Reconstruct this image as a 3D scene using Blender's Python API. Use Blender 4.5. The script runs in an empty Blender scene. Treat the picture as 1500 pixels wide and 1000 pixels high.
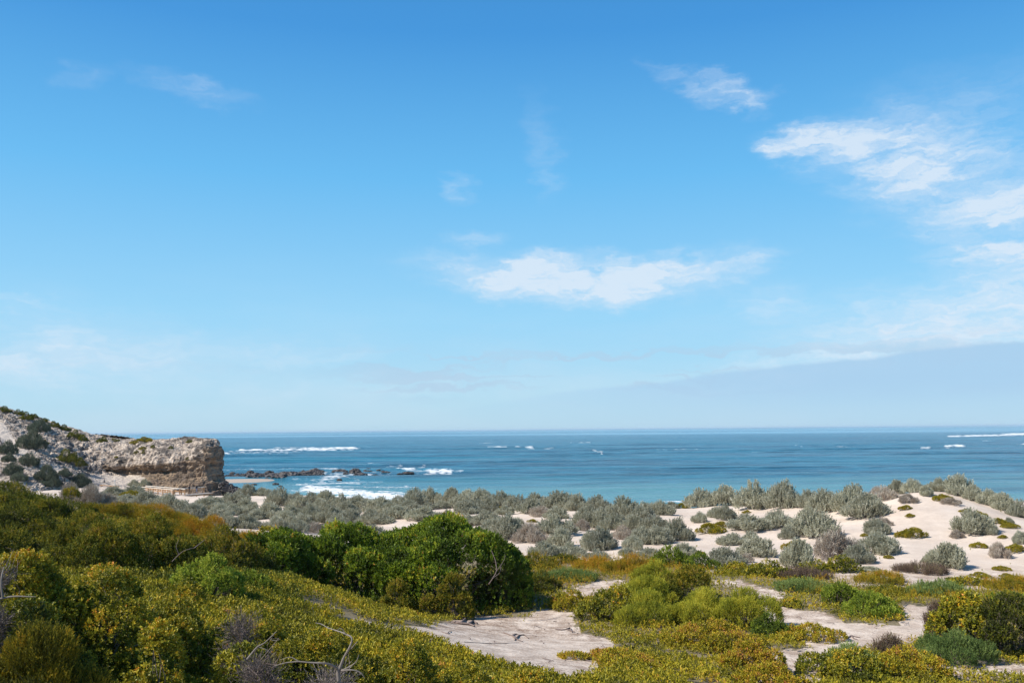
import bpy, math, random
import numpy as np
from mathutils import Vector, Matrix
from mathutils.bvhtree import BVHTree

S = bpy.context.scene
C = S.collection
# ------------------------------------------------------------------ camera
CAM = np.array([0.0, 0.0, 17.0])
FPX = 1300.0                                   # focal length in pixels of a 1500 wide frame
PITCH = math.atan(129.0/FPX); ROLL = math.radians(0.535)
F0 = np.array([0, math.cos(PITCH), math.sin(PITCH)])
U0 = np.array([0, -math.sin(PITCH), math.cos(PITCH)])
X0 = np.array([1.0, 0, 0])
RR = math.cos(ROLL)*X0 - math.sin(ROLL)*U0
UU = math.cos(ROLL)*U0 + math.sin(ROLL)*X0
cd = bpy.data.cameras.new('camera'); cam = bpy.data.objects.new('camera', cd); C.objects.link(cam)
cd.sensor_width = 36; cd.lens = 36*FPX/1500; cd.clip_start = 0.1; cd.clip_end = 90000
M = Matrix.Identity(4)
for i in range(3):
    M[i][0] = RR[i]; M[i][1] = UU[i]; M[i][2] = -F0[i]; M[i][3] = CAM[i]
cam.matrix_world = M
S.camera = cam

def ray(px, py):
    return F0 + (px-750)/FPX*RR - (py-500)/FPX*UU
def at(px, py, Y):                             # point on the ray at forward distance Y
    d = ray(px, py); return CAM + d*(Y/d[1])
def proj(P):
    q = np.asarray(P) - CAM; w = q@F0
    return 750 + (q@RR)/w*FPX, 500 - (q@UU)/w*FPX

# ------------------------------------------------------------------ sun, sky, exposure
SUN_EL = math.radians(43); SUN_AZ = math.radians(-110)     # azimuth from +Y towards +X
S.view_settings.view_transform = 'Standard'; S.view_settings.look = 'None'
S.view_settings.exposure = 0.42; S.view_settings.gamma = 1.0
sd = bpy.data.lights.new('sun', 'SUN'); sun = bpy.data.objects.new('sun', sd); C.objects.link(sun)
sd.energy = 5.0; sd.angle = math.radians(0.5); sd.color = (1.0, 0.94, 0.84)
to_sun = Vector((math.sin(SUN_AZ)*math.cos(SUN_EL), math.cos(SUN_AZ)*math.cos(SUN_EL), math.sin(SUN_EL)))
sun.rotation_euler = to_sun.to_track_quat('Z', 'Y').to_euler()

class NT:                                      # small node helper
    def __init__(s, tree): s.t = tree; s.n = tree.nodes; s.l = tree.links
    def new(s, typ, **kw):
        n = s.n.new(typ)
        for k, v in kw.items(): setattr(n, k, v)
        return n
    def link(s, a, b): s.l.new(a, b)
    def put(s, sock, v):
        if isinstance(v, bpy.types.NodeSocket): s.l.new(v, sock)
        elif v is not None: sock.default_value = v
    def math(s, op, a, b=None, c=None, clamp=False):
        n = s.n.new('ShaderNodeMath'); n.operation = op; n.use_clamp = clamp
        s.put(n.inputs[0], a); s.put(n.inputs[1], b)
        if c is not None: s.put(n.inputs[2], c)
        return n.outputs[0]
    def mix(s, f, a, b, blend='MIX'):
        n = s.n.new('ShaderNodeMix'); n.data_type = 'RGBA'; n.blend_type = blend
        s.put(n.inputs[0], f)
        s.put(n.inputs[6], a if not isinstance(a, tuple) else (*a[:3], 1))
        s.put(n.inputs[7], b if not isinstance(b, tuple) else (*b[:3], 1))
        return n.outputs[2]
    def noise(s, vec, scale, detail=4, rough=0.5, lac=2.0, dist=0.0, dims='3D'):
        n = s.n.new('ShaderNodeTexNoise'); n.noise_dimensions = dims
        if vec is not None: s.l.new(vec, n.inputs['Vector'])
        n.inputs['Scale'].default_value = scale; n.inputs['Detail'].default_value = detail
        n.inputs['Roughness'].default_value = rough; n.inputs['Lacunarity'].default_value = lac
        n.inputs['Distortion'].default_value = dist
        return n.outputs['Fac']
    def ramp(s, f, stops):
        n = s.n.new('ShaderNodeValToRGB'); s.put(n.inputs[0], f)
        e = n.color_ramp.elements
        while len(e) < len(stops): e.new(0.5)
        for i, (p, c) in enumerate(stops):
            e[i].position = p; e[i].color = (*c, 1) if len(c) == 3 else c
        return n.outputs[0]
    def rng(s, v, a, b, c=0.0, d=1.0, smooth=True):
        n = s.n.new('ShaderNodeMapRange'); n.interpolation_type = 'SMOOTHSTEP' if smooth else 'LINEAR'
        s.put(n.inputs[0], v)
        for i, q in enumerate((a, b, c, d)): n.inputs[i+1].default_value = q
        return n.outputs[0]
    def mapv(s, vec, scale=(1, 1, 1), loc=(0, 0, 0)):
        n = s.n.new('ShaderNodeMapping'); s.l.new(vec, n.inputs[0])
        n.inputs['Scale'].default_value = scale; n.inputs['Location'].default_value = loc
        return n.outputs[0]

def azel(px, py):
    d = ray(px, py); d = d/np.linalg.norm(d)
    return math.degrees(math.atan2(d[0], d[1])), math.degrees(math.asin(d[2]))

W = bpy.data.worlds.new('World'); S.world = W; W.use_nodes = True
nt = NT(W.node_tree); nt.n.clear()
out = nt.new('ShaderNodeOutputWorld'); bg = nt.new('ShaderNodeBackground')
nt.link(bg.outputs[0], out.inputs[0])
SKY_STRENGTH = 0.1
bg.inputs[1].default_value = SKY_STRENGTH
sky = nt.new('ShaderNodeTexSky', sky_type='NISHITA')
sky.sun_disc = False; sky.sun_elevation = SUN_EL; sky.sun_rotation = SUN_AZ
sky.altitude = 0; sky.air_density = 1.0; sky.dust_density = 0.4; sky.ozone_density = 2.2
tc = nt.new('ShaderNodeTexCoord'); sep = nt.new('ShaderNodeSeparateXYZ')
nt.link(tc.outputs['Generated'], sep.inputs[0])
X, Y, Z = sep.outputs
EL = nt.math('MULTIPLY', nt.math('ARCSINE', Z), 57.29578)
AZ = nt.math('MULTIPLY', nt.math('ARCTAN2', X, Y), 57.29578)
comb = nt.new('ShaderNodeCombineXYZ'); nt.link(AZ, comb.inputs[0]); nt.link(EL, comb.inputs[1])
AE = comb.outputs[0]
# warped coordinates give the clouds torn, windblown edges
wn = nt.new('ShaderNodeTexNoise'); nt.link(nt.mapv(AE, (0.35, 0.8, 1)), wn.inputs['Vector'])
wn.inputs['Scale'].default_value = 1.0; wn.inputs['Detail'].default_value = 6; wn.inputs['Roughness'].default_value = 0.62
wsub = nt.new('ShaderNodeVectorMath', operation='SUBTRACT'); nt.link(wn.outputs['Color'], wsub.inputs[0]); wsub.inputs[1].default_value = (.5, .5, .5)
wmul = nt.new('ShaderNodeVectorMath', operation='MULTIPLY'); nt.link(wsub.outputs[0], wmul.inputs[0]); wmul.inputs[1].default_value = (5.0, 2.6, 0)
wadd = nt.new('ShaderNodeVectorMath', operation='ADD'); nt.link(AE, wadd.inputs[0]); nt.link(wmul.outputs[0], wadd.inputs[1])
WAE = wadd.outputs[0]
fine = nt.noise(nt.mapv(WAE, (0.26, 0.62, 1)), 1.2, 8, 0.60)
fr = nt.new('ShaderNodeMapping'); nt.link(WAE, fr.inputs[0]); fr.inputs['Rotation'].default_value = (0, 0, math.radians(-22)); fr.inputs['Scale'].default_value = (0.35, 1.7, 1)
brush = nt.noise(fr.outputs[0], 1.5, 6, 0.62)
soft = nt.noise(nt.mapv(AE, (0.1, 0.35, 1)), 1.0, 4, 0.55)

def blob(px, py, rx, ry, rot=0.0):
    """soft elliptical weight round a direction of the sky, radii in degrees"""
    a, e = azel(px, py)
    n = nt.new('ShaderNodeMapping', vector_type='TEXTURE'); nt.link(WAE, n.inputs[0])
    n.inputs['Location'].default_value = (a, e, 0); n.inputs['Rotation'].default_value = (0, 0, math.radians(rot))
    n.inputs['Scale'].default_value = (rx, ry, 1)
    ln = nt.new('ShaderNodeVectorMath', operation='LENGTH'); nt.link(n.outputs[0], ln.inputs[0])
    return nt.rng(ln.outputs['Value'], 0.0, 1.0, 1.0, 0.0)
CLOUDS = [  # px, py, radius az, radius el, rot, weight
    (860, 410, 10.0, 1.75, -2, 1.25), (770, 402, 5.6, 1.6, 4, 0.9), (960, 398, 6.6, 1.2, 8, 0.75), (1085, 395, 3.2, 0.9, 16, 0.6),
    (875, 432, 4.8, 0.9, 0, .7), (700, 352, 2.0, .75, 0, .5), (1130, 445, 2.6, 1.2, 0, .45), (640, 385, 4.0, 1.0, 0, .22),
    (1160, 210, 2.4, 1.0, 0, .95), (1225, 205, 4.6, 1.2, 3, 0.9), (1300, 225, 6.0, 2.6, -8, .75), (1365, 248, 5.0, 2.6, 12, .75), (1320, 270, 3.8, 1.1, 0, .4),
    (1055, 130, 3.4, 1.0, -16, .62), (1095, 145, 1.6, .8, -40, .4), (975, 100, 2.2, .5, -18, .26), (1400, 150, 7, 2.2, 0, .26),
    (1450, 305, 5.0, 1.3, 8, 1.0), (1500, 285, 5.0, 2.3, 10, .85), (1450, 368, 3.8, 1.0, -5, .85), (1500, 385, 4.4, 1.6, 0, .75),
    (1400, 455, 10, 2.4, 2, .62), (1300, 500, 9, 2.0, 4, .6), (1480, 470, 8, 3.0, 0, .5), (1200, 530, 7, 1.1, 4, .48), (1090, 560, 8, 1.2, 0, .30),
    (280, 127, 3.8, .85, -8, .34), (125, 110, 2.0, .7, 10, .18), (675, 273, 1.1, 0.9, 0, .42), (795, 215, 1.2, 3.4, 12, .17), (800, 260, .8, 1.8, -10, .16),
    (50, 500, 9, 2.8, 0, .34), (20, 530, 3.0, 0.7, 0, .4), (150, 510, 5, 1.3, -5, .26), (20, 443, 2.2, .4, 0, .4), (60, 540, 8, 1.6, 0, .3), (300, 515, 9, 1.5, 2, .26),
    (420, 520, 6, 0.8, 0, .26), (520, 515, 2.2, .7, 0, .28), (350, 565, 16, 1.4, 0, .25), (720, 560, 12, 1.1, 0, .22),
]
dens = None
for px, py, rx, ry, rot, w in CLOUDS:
    b = nt.math('MULTIPLY', blob(px, py, rx*1.3, ry*1.3, rot), w*.92)
    dens = b if dens is None else nt.math('ADD', dens, b)
fsub = nt.math('MULTIPLY_ADD', fine, 2.3, -0.36)
dens = nt.math('MULTIPLY', dens, nt.math('MAXIMUM', nt.math('MULTIPLY', fsub, nt.math('MULTIPLY_ADD', brush, 2.4, -0.2)), 0.0))
dens = nt.math('POWER', nt.rng(dens, 0.0, 1.12, 0.0, 1.0, smooth=False), 1.1)
# faint veil everywhere low in the sky
veil = nt.math('MULTIPLY', nt.rng(EL, 0.0, 13.0, 1.0, 0.0), nt.rng(soft, 0.35, 0.75, 0.0, 0.22))
# grey-blue bank low on the right with a definite upper edge
wsep = nt.new('ShaderNodeSeparateXYZ'); nt.link(WAE, wsep.inputs[0])
edge_n = nt.noise(nt.mapv(AE, (0.12, 0.0, 1)), 1.0, 4, 0.55)
pts = [azel(x, y) for x, y in ((520, 618), (700, 592), (850, 568), (950, 560), (1050, 546), (1150, 533), (1230, 524), (1300, 519), (1350, 510), (1410, 503), (1500, 500), (1620, 505))]
fc = nt.new('ShaderNodeFloatCurve'); cur = fc.mapping.curves[0]
lo, hi = pts[0][0], pts[-1][0]
nrm = nt.rng(AZ, lo, hi, 0.0, 1.0, smooth=False)
cur.points[0].location = (0, pts[0][1]/10); cur.points[-1].location = (1, pts[-1][1]/10)
for a, e in pts[1:-1]: cur.points.new((a-lo)/(hi-lo), e/10)
fc.mapping.update(); nt.link(nrm, fc.inputs['Value'])
edge = nt.math('MULTIPLY', fc.outputs[0], 10)
edge = nt.math('ADD', edge, nt.math('MULTIPLY', nt.math('SUBTRACT', edge_n, 0.5), 0.5))
bank = nt.math('SUBTRACT', edge, nt.math('MULTIPLY_ADD', nt.math('SUBTRACT', fine, 0.5), 0.25, EL))
bank = nt.math('MULTIPLY', nt.rng(bank, -0.05, 0.28, 0.0, 1.0), nt.rng(AZ, azel(500, 600)[0], azel(1250, 600)[0], 0.0, 1.0))
bank = nt.math('MULTIPLY', bank, nt.rng(EL, 0.2, 3.0, 0.35, 1.0))
# long thin grey streaks near the horizon
stv = nt.noise(nt.mapv(WAE, (0.05, 0.9, 1), (3, 0, 0)), 1.3, 4, 0.5)
streak = nt.math('MULTIPLY', nt.rng(stv, 0.50, 0.62, 0.0, 0.6), nt.math('MULTIPLY', nt.rng(EL, 1.2, 3.0), nt.rng(EL, 4.0, 6.0, 1.0, 0.0)))
# the tone of the clear sky: a photograph's deeper blue overhead
hs = nt.new('ShaderNodeHueSaturation'); nt.link(sky.outputs[0], hs.inputs['Color'])
hs.inputs['Hue'].default_value = 0.5; hs.inputs['Saturation'].default_value = 1.25; hs.inputs['Value'].default_value = 1.0
col = hs.outputs[0]
SKYK = 2**-0.42/SKY_STRENGTH
def E(r, g, b): return (r*SKYK, g*SKYK, b*SKYK)
grad = nt.ramp(nt.math('DIVIDE', EL, 40.0), [(0.0, (.46, .71, .89)), (0.05, (.44, .72, .92)), (0.18, (.33, .69, .97)), (0.40, (.155, .53, .93)), (0.62, (.065, .33, .76)), (1.0, (.04, .22, .55))])
gsc = nt.mix(1.0, grad, (SKYK, SKYK, SKYK), 'MULTIPLY')
col = nt.mix(nt.rng(EL, 25.0, 50.0, 0.88, 0.0), col, gsc)
col = nt.mix(veil, col, E(0.66, 0.78, 0.90))
col = nt.mix(nt.math('MULTIPLY', dens, 0.84), col, E(0.74, 0.84, 0.95))
col = nt.mix(nt.math('MULTIPLY', streak, nt.rng(AZ, azel(420, 600)[0], azel(640, 600)[0], .15, 1.0)), col, E(0.46, 0.62, 0.80))
col = nt.mix(nt.math('MULTIPLY', bank, 0.92), col, E(0.41, 0.635, 0.86))
nt.link(col, bg.inputs[0])

# ------------------------------------------------------------------ helpers
rs = np.random.RandomState(7)
_perm = np.arange(256); rs.shuffle(_perm); _perm = np.concatenate([_perm, _perm, _perm])
_g3 = rs.normal(size=(256, 3)); _g3 /= np.linalg.norm(_g3, axis=1)[:, None]
def perlin(P):
    P = np.asarray(P, float); Pi = np.floor(P).astype(int); f = P - Pi; Pi &= 255
    u = f*f*f*(f*(f*6-15)+10); r = 0
    for dx in (0, 1):
        for dy in (0, 1):
            for dz in (0, 1):
                h = _perm[_perm[_perm[(Pi[..., 0]+dx) & 255] + ((Pi[..., 1]+dy) & 255)] + ((Pi[..., 2]+dz) & 255)]
                g = _g3[h]
                dot = g[..., 0]*(f[..., 0]-dx) + g[..., 1]*(f[..., 1]-dy) + g[..., 2]*(f[..., 2]-dz)
                w = (u[..., 0] if dx else 1-u[..., 0])*(u[..., 1] if dy else 1-u[..., 1])*(u[..., 2] if dz else 1-u[..., 2])
                r = r + w*dot
    return r*1.5
def fbm(P, octv=4, gain=0.5):
    P = np.asarray(P, float); a = 1.0; r = 0; s = 0
    for i in range(octv):
        r = r + a*perlin(P*(2.03**i) + 17.3*i); s += a; a *= gain
    return r/s
def xy3(x, y, s, z=0.0):
    return np.stack([np.asarray(x)*s, np.asarray(y)*s, np.full(np.shape(x), z)], -1)
def sstep(v, a, b):
    t = np.clip((v-a)/(b-a), 0, 1); return t*t*(3-2*t)

def link(o, parent=None):
    C.objects.link(o)
    if parent is not None: o.parent = parent
    return o
def tag(o, label=None, cat=None, group=None, kind=None):
    if label: o['label'] = label
    if cat: o['category'] = cat
    if group: o['group'] = group
    if kind: o['kind'] = kind
    return o
def empty(name, loc=(0, 0, 0), rz=0.0):
    o = bpy.data.objects.new(name, None); o.location = loc; o.rotation_euler = (0, 0, rz); o.empty_display_size = 0.3
    return link(o)
def mesh(name, V, Fq, mat, tint=None, smooth=False, midx=None, attrs=None):
    """fast mesh from numpy: Fq (n,3|4) index array"""
    V = np.asarray(V, np.float32); Fq = np.asarray(Fq, np.int32); k = Fq.shape[1]; n = len(Fq)
    me = bpy.data.meshes.new(name)
    me.vertices.add(len(V)); me.vertices.foreach_set('co', V.ravel())
    me.loops.add(n*k); me.loops.foreach_set('vertex_index', Fq.ravel())
    me.polygons.add(n)
    me.polygons.foreach_set('loop_start', np.arange(0, n*k, k, dtype=np.int32))
    me.polygons.foreach_set('loop_total', np.full(n, k, np.int32))
    me.polygons.foreach_set('use_smooth', np.full(n, smooth, bool))
    for m_ in (mat if isinstance(mat, (list, tuple)) else [mat]): me.materials.append(m_)
    if midx is not None: me.polygons.foreach_set('material_index', np.asarray(midx, np.int32))
    me.update(calc_edges=True)
    if tint is not None:
        a = me.attributes.new('tint', 'FLOAT', 'POINT'); a.data.foreach_set('value', np.asarray(tint, np.float32))
    for nm, v in (attrs or {}).items():
        a = me.attributes.new(nm, 'FLOAT', 'POINT'); a.data.foreach_set('value', np.asarray(v, np.float32))
    return me
def obj(name, me, parent=None): return link(bpy.data.objects.new(name, me), parent)

def material(name):
    m = bpy.data.materials.new(name); m.use_nodes = True; t = NT(m.node_tree); t.n.clear()
    o = t.new('ShaderNodeOutputMaterial'); b = t.new('ShaderNodeBsdfPrincipled'); t.link(b.outputs[0], o.inputs[0])
    return m, t, b, o

# ------------------------------------------------------------------ terrain height
HV = lambda px, py, Y: at(px, py, Y)
ctrl = [np.array(p, float) for p in [
    (0, -8, 15.6), (0, 0, 15.3), (-14, -6, 17), (14, -6, 14.5), (-12, 4, 16), (12, 6, 12.2), (0, 6, 14.0), (26, 10, 9.5), (-30, 10, 18), (-40, 40, 18), (-60, 60, 17),
    (-6, 9, 13.1), (-3, 9, 12.9), (2, 10, 12.2), (8, 14, 10.6), (22, 24, 8.9), (40, 35, 9), (60, 50, 9.5),
    (70, 75, 11), (50, 95, 7.5), (70, 120, 4), (45, 130, 3.5), (20, 140, 3.2), (100, 150, 2), (110, 100, 6),
    (60, 165, 1.0), (10, 170, 1.2), (-20, 175, 1.3), (100, 185, 0.2), (30, 195, 0.0), (-15, 205, 0.0), (130, 230, -2.5), (30, 235, -2.5), (-20, 245, -2.5),
    (60, 300, -4), (-20, 320, -4), (180, 300, -4), (-45, 190, 2.0), (-35, 160, 5.0), (-45, 215, 0.6), (-40, 240, -0.4), (-70, 260, -1), (-65, 300, -1.5),
    (-120, 180, 7), (-150, 120, 12), (-150, 220, 6), (-200, 200, 6), (-160, 300, -2), (0, 300, -4), (-90, 70, 15), (-70, 180, 5.6)]]
for px, py, Yd, dz in [
    (0, 810, 13, -1.35), (200, 845, 14, -1.3), (420, 905, 16, -1.1), (640, 975, 17, -0.8), (830, 1000, 19, -0.45),
    (1000, 1000, 23, -0.3), (1250, 1000, 25.5, -0.3), (780, 930, 34, 0), (720, 905, 38, 0), (560, 900, 40, 0), (850, 860, 46, 0),
    (1300, 930, 34.5, 0), (1430, 970, 31, 0), (1200, 890, 40, 0), (1100, 850, 47, 0), (1300, 850, 47, 0), (1460, 865, 45, 0),
    (1300, 800, 58, 0), (1240, 790, 62, 0), (1380, 790, 61, 0), (1340, 760, 66, 0), (1330, 722, 76, 0), (1400, 712, 79, 0), (1500, 748, 72, 0), (1500, 800, 57, 0), (1440, 760, 65, 0),
    (1200, 757, 75, 0), (1190, 735, 86, 0), (1260, 735, 82, 0), (1120, 738, 88, 0), (1010, 742, 98, 0), (1050, 800, 60, 0), (1150, 800, 60, 0), (1070, 765, 74, 0),
    (900, 748, 98, 0), (900, 818, 56, 0), (800, 772, 75, 0), (820, 745, 98, 0), (700, 738, 104, 0), (620, 738, 108, 0), (650, 800, 60, 0), (560, 750, 98, 0), (960, 775, 73, 0), (730, 800, 62, 0),
    (500, 765, 88, 0), (400, 772, 82, 0), (480, 738, 112, 0), (400, 736, 128, 0), (370, 724, 146, 0), (300, 748, 108, 0), (300, 729, 158, 0), (240, 733, 140, 0), (430, 728, 132, 0),
    (200, 752, 95, 0), (100, 722, 150, 0), (150, 714, 176, 0), (270, 731, 172, 0),
    (0, 800, 35, -.5), (0, 716, 50, -.5), (140, 748, 48, -.4), (230, 825, 28, -.5), (430, 832, 31, -.4), (400, 835, 37, -.2), (330, 800, 45, -.4), (440, 860, 41, 0), (300, 850, 22, -.8), (500, 905, 27, -0.1),
    (60, 722, 66, 0), (-200, 700, 50, 0), (-200, 780, 30, 0), (1700, 860, 45, 0), (1700, 760, 65, 0), (1700, 980, 30, 0),
]:
    p = at(px, py, Yd); p[2] += dz; ctrl.append(p)
ctrl = np.array(ctrl)
def uv(x, y): return np.stack([1.35*x/(y+22.0), np.log(y+22.0)], -1)
_c = uv(ctrl[:, 0], ctrl[:, 1]); _n = len(_c)
def _k(d): return d                                             # biharmonic-like kernel: no wild overshoot
_A = np.zeros((_n+3, _n+3)); _d = np.linalg.norm(_c[:, None]-_c[None], axis=2)
_d = np.sqrt(_d*_d+0.0016)
_A[:_n, :_n] = _d; _A[:_n, _n] = 1; _A[:_n, _n+1:] = _c; _A[_n, :_n] = 1; _A[_n+1:, :_n] = _c.T
_A[np.arange(_n), np.arange(_n)] -= 0.01
_w = np.linalg.solve(_A, np.concatenate([ctrl[:, 2], np.zeros(3)]))
def ground0(x, y):
    x = np.asarray(x, float); y = np.asarray(y, float); sh = x.shape; q = uv(x.ravel(), y.ravel()); r = np.empty(len(q))
    for i in range(0, len(q), 40000):
        d = np.sqrt(((q[i:i+40000, None]-_c[None])**2).sum(2)+0.0016)
        r[i:i+40000] = d@_w[:_n] + _w[_n] + q[i:i+40000]@_w[_n+1:]
    return r.reshape(sh)
def ground(x, y, fine_n=True):
    x = np.asarray(x, float); y = np.asarray(y, float)
    z = ground0(x, y)
    amp = 0.8*sstep(y, 50, 75)*(1-sstep(y, 165, 190)) + 0.10
    z = z + amp*fbm(xy3(x, y, 0.085), 3) + 0.05*fbm(xy3(x, y, 0.7), 2)
    bx, by = at(372, 703, 325)[:2]
    wbb = 1+.5*fbm(xy3(x, y, .06, 3.), 2); beach = np.exp(-(((x-bx+4)/(19*wbb))**2 + ((y-by)/(17*wbb))**2)**2)
    z = z*(1-beach) + 0.35*beach
    return z
def pick(px, py):
    """where the ray through a point of the photograph meets the terrain"""
    d = ray(px, py); ys = np.geomspace(6, 420, 700)
    P = CAM + d[None]*(ys/d[1])[:, None]
    g = ground(P[:, 0], P[:, 1]); s = P[:, 2]-g
    i = np.argmax(s < 0)
    if not (s < 0).any(): return None
    if i == 0: return P[0]
    a, b = s[i-1], s[i]; t = a/(a-b)
    p = P[i-1]*(1-t)+P[i]*t; p[2] = ground(p[0:1], p[1:2])[0]
    return p

# ------------------------------------------------------------------ materials of the setting
def m_sand():
    m, t, b, o = material('sand')
    g = t.new('ShaderNodeNewGeometry').outputs['Position']
    n1 = t.noise(g, 0.25, 5, .6); n2 = t.noise(g, 2.2, 6, .65); n3 = t.noise(t.mapv(g, (1, 1, 1)), 14, 4, .7); n4 = t.noise(g, 1.3, 5, .7)
    litter = t.new('ShaderNodeAttribute', attribute_name='litter').outputs['Fac']
    wet = t.new('ShaderNodeAttribute', attribute_name='wet').outputs['Fac']
    c = t.mix(t.rng(n1, .3, .7), (0.54, 0.445, 0.37), (0.635, 0.54, 0.46))
    c = t.mix(t.rng(n2, .5, .75, 0, .35), c, (0.385, 0.305, 0.25))
    # scattered plant litter and shell grit where the vegetation stands
    lf = t.math('MULTIPLY', litter, t.rng(t.math('MULTIPLY_ADD', n3, .45, t.math('MULTIPLY', n4, .65)), .46, .64))
    c = t.mix(lf, c, (0.25, 0.175, 0.13))
    sp = t.math('MULTIPLY', t.math('MULTIPLY_ADD', litter, .8, .06), t.rng(t.noise(g, 7, 2, .5), .66, .70)); c = t.mix(sp, c, (0.09, 0.07, 0.055))
    sh = t.math('MULTIPLY', litter, t.rng(t.noise(t.mapv(g, (1, 1, 1), (9, 4, 2)), 11, 1, .5), .74, .76)); c = t.mix(sh, c, (0.8, 0.78, 0.74))
    hum = t.new('ShaderNodeAttribute', attribute_name='humus').outputs['Fac']
    hf = t.rng(t.math('ADD', hum, t.math('MULTIPLY', t.math('SUBTRACT', n2, .5), 1.1)), .35, .6)
    c = t.mix(hf, c, t.mix(n3, (0.10, 0.085, 0.04), (0.30, 0.245, 0.17)))
    c = t.mix(wet, c, (0.36, 0.30, 0.25))
    t.link(c, b.inputs['Base Color']); b.inputs['Roughness'].default_value = 0.95; b.inputs['Specular IOR Level'].default_value = 0.1
    bm = t.new('ShaderNodeBump'); bm.inputs['Strength'].default_value = 0.55; bm.inputs['Distance'].default_value = 0.07
    t.link(t.math('ADD', t.math('ADD', n2, t.math('MULTIPLY', n3, .3)), t.math('MULTIPLY', t.noise(g, 5, 3, .6), .7)), bm.inputs['Height']); t.link(bm.outputs[0], b.inputs['Normal'])
    return m
SAND = m_sand()

def inpoly(px, py, poly):
    c = np.zeros(px.shape, bool); n = len(poly)
    for i in range(n):
        x0, y0 = poly[i]; x1, y1 = poly[(i+1) % n]
        if y0 == y1: continue
        c ^= ((y0 > py) != (y1 > py)) & (px < (x1-x0)*(py-y0)/(y1-y0)+x0)
    return c
SANDS = [
 [(480,905),(560,912),(620,918),(690,902),(770,905),(790,892),(835,896),(850,928),(888,934),(912,955),(880,968),(868,985),(835,1002),(800,992),(740,978),(690,962),(645,942),(610,925),(540,920),(500,915)],
 [(826,866),(868,850),(920,848),(905,864),(872,872),(858,884)],
 [(1040,850),(1080,848),(1112,860),(1150,866),(1145,882),(1105,880),(1086,866)],
 [(1108,882),(1150,888),(1205,895),(1240,914),(1322,916),(1322,888),(1385,886),(1382,912),(1350,938),(1310,948),(1265,955),(1225,966),(1180,945),(1140,925)],
 [(1125,955),(1205,946),(1240,962),(1205,985),(1190,1010),(1095,1010),(1132,978)],
 [(1340,965),(1400,956),(1450,968),(1510,974),(1510,994),(1440,990),(1370,994)],
 [(125,832),(170,828),(245,838),(235,846),(150,840)]]
COVER = [(735,806),(830,824),(900,820),(960,814),(1000,818),(1040,838),(1100,830),(1160,838),(1200,852),(1262,860),(1300,864),(1340,862),(1400,868),(1510,858),(1600,860),(1700,1100),(-100,1100),(-100,700),(60,705),(150,740),(260,765),(380,790),(440,800),(700,806)]
def wobble(x, y): return 16*fbm(xy3(x, y, .7, 2.), 3)+14*fbm(xy3(x, y, 3.1, 2.), 3)
# region of the flat where litter darkens the sand; smaller on the clean dunes
def build_ground():
    nu, nv = 520, 640
    v = np.linspace(math.log(22-9), math.log(22+420), nv); u = np.linspace(-1.05, 1.05, nu)
    Ug, Vg = np.meshgrid(u, v); Yg = np.exp(Vg)-22; Xg = Ug*(Yg+22)/1.35*1.35*0.98
    Zg = ground(Xg, Yg)
    V = np.stack([Xg, Yg, Zg], -1).reshape(-1, 3)
    i = np.arange(nu*nv).reshape(nv, nu)
    Fq = np.stack([i[:-1, :-1], i[:-1, 1:], i[1:, 1:], i[1:, :-1]], -1).reshape(-1, 4)
    x, y = V[:, 0], V[:, 1]
    lit = (1-sstep(y, 47, 54))*(0.85+1.0*fbm(xy3(x, y, .12, 5.), 3)) + .12*sstep(y, 54, 60)*(1-sstep(y, 150, 170))
    lit = np.clip(lit, 0.05, 1)
    wet = 1-sstep(V[:, 2], 0.25, 0.7)
    qx, qy = proj(V + 1e-6); front = (V@np.array([0, 1, 0]) > 4) & (y < 62)
    wb = wobble(x, y)
    hum = inpoly(qx+wb, qy+wb*.5, COVER)
    for s_ in SANDS: hum &= ~inpoly(qx+wb*.9, qy+wb*.45, s_)
    hum = (hum & front).astype(float)
    me = mesh('ground', V, Fq, SAND, smooth=True, attrs={'litter': lit, 'wet': wet*0.9, 'humus': hum*.75})
    o = obj('ground', me); tag(o, 'pale pinkish sand of dunes and hollow running down to shore', 'ground', kind='structure')
build_ground()

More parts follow.
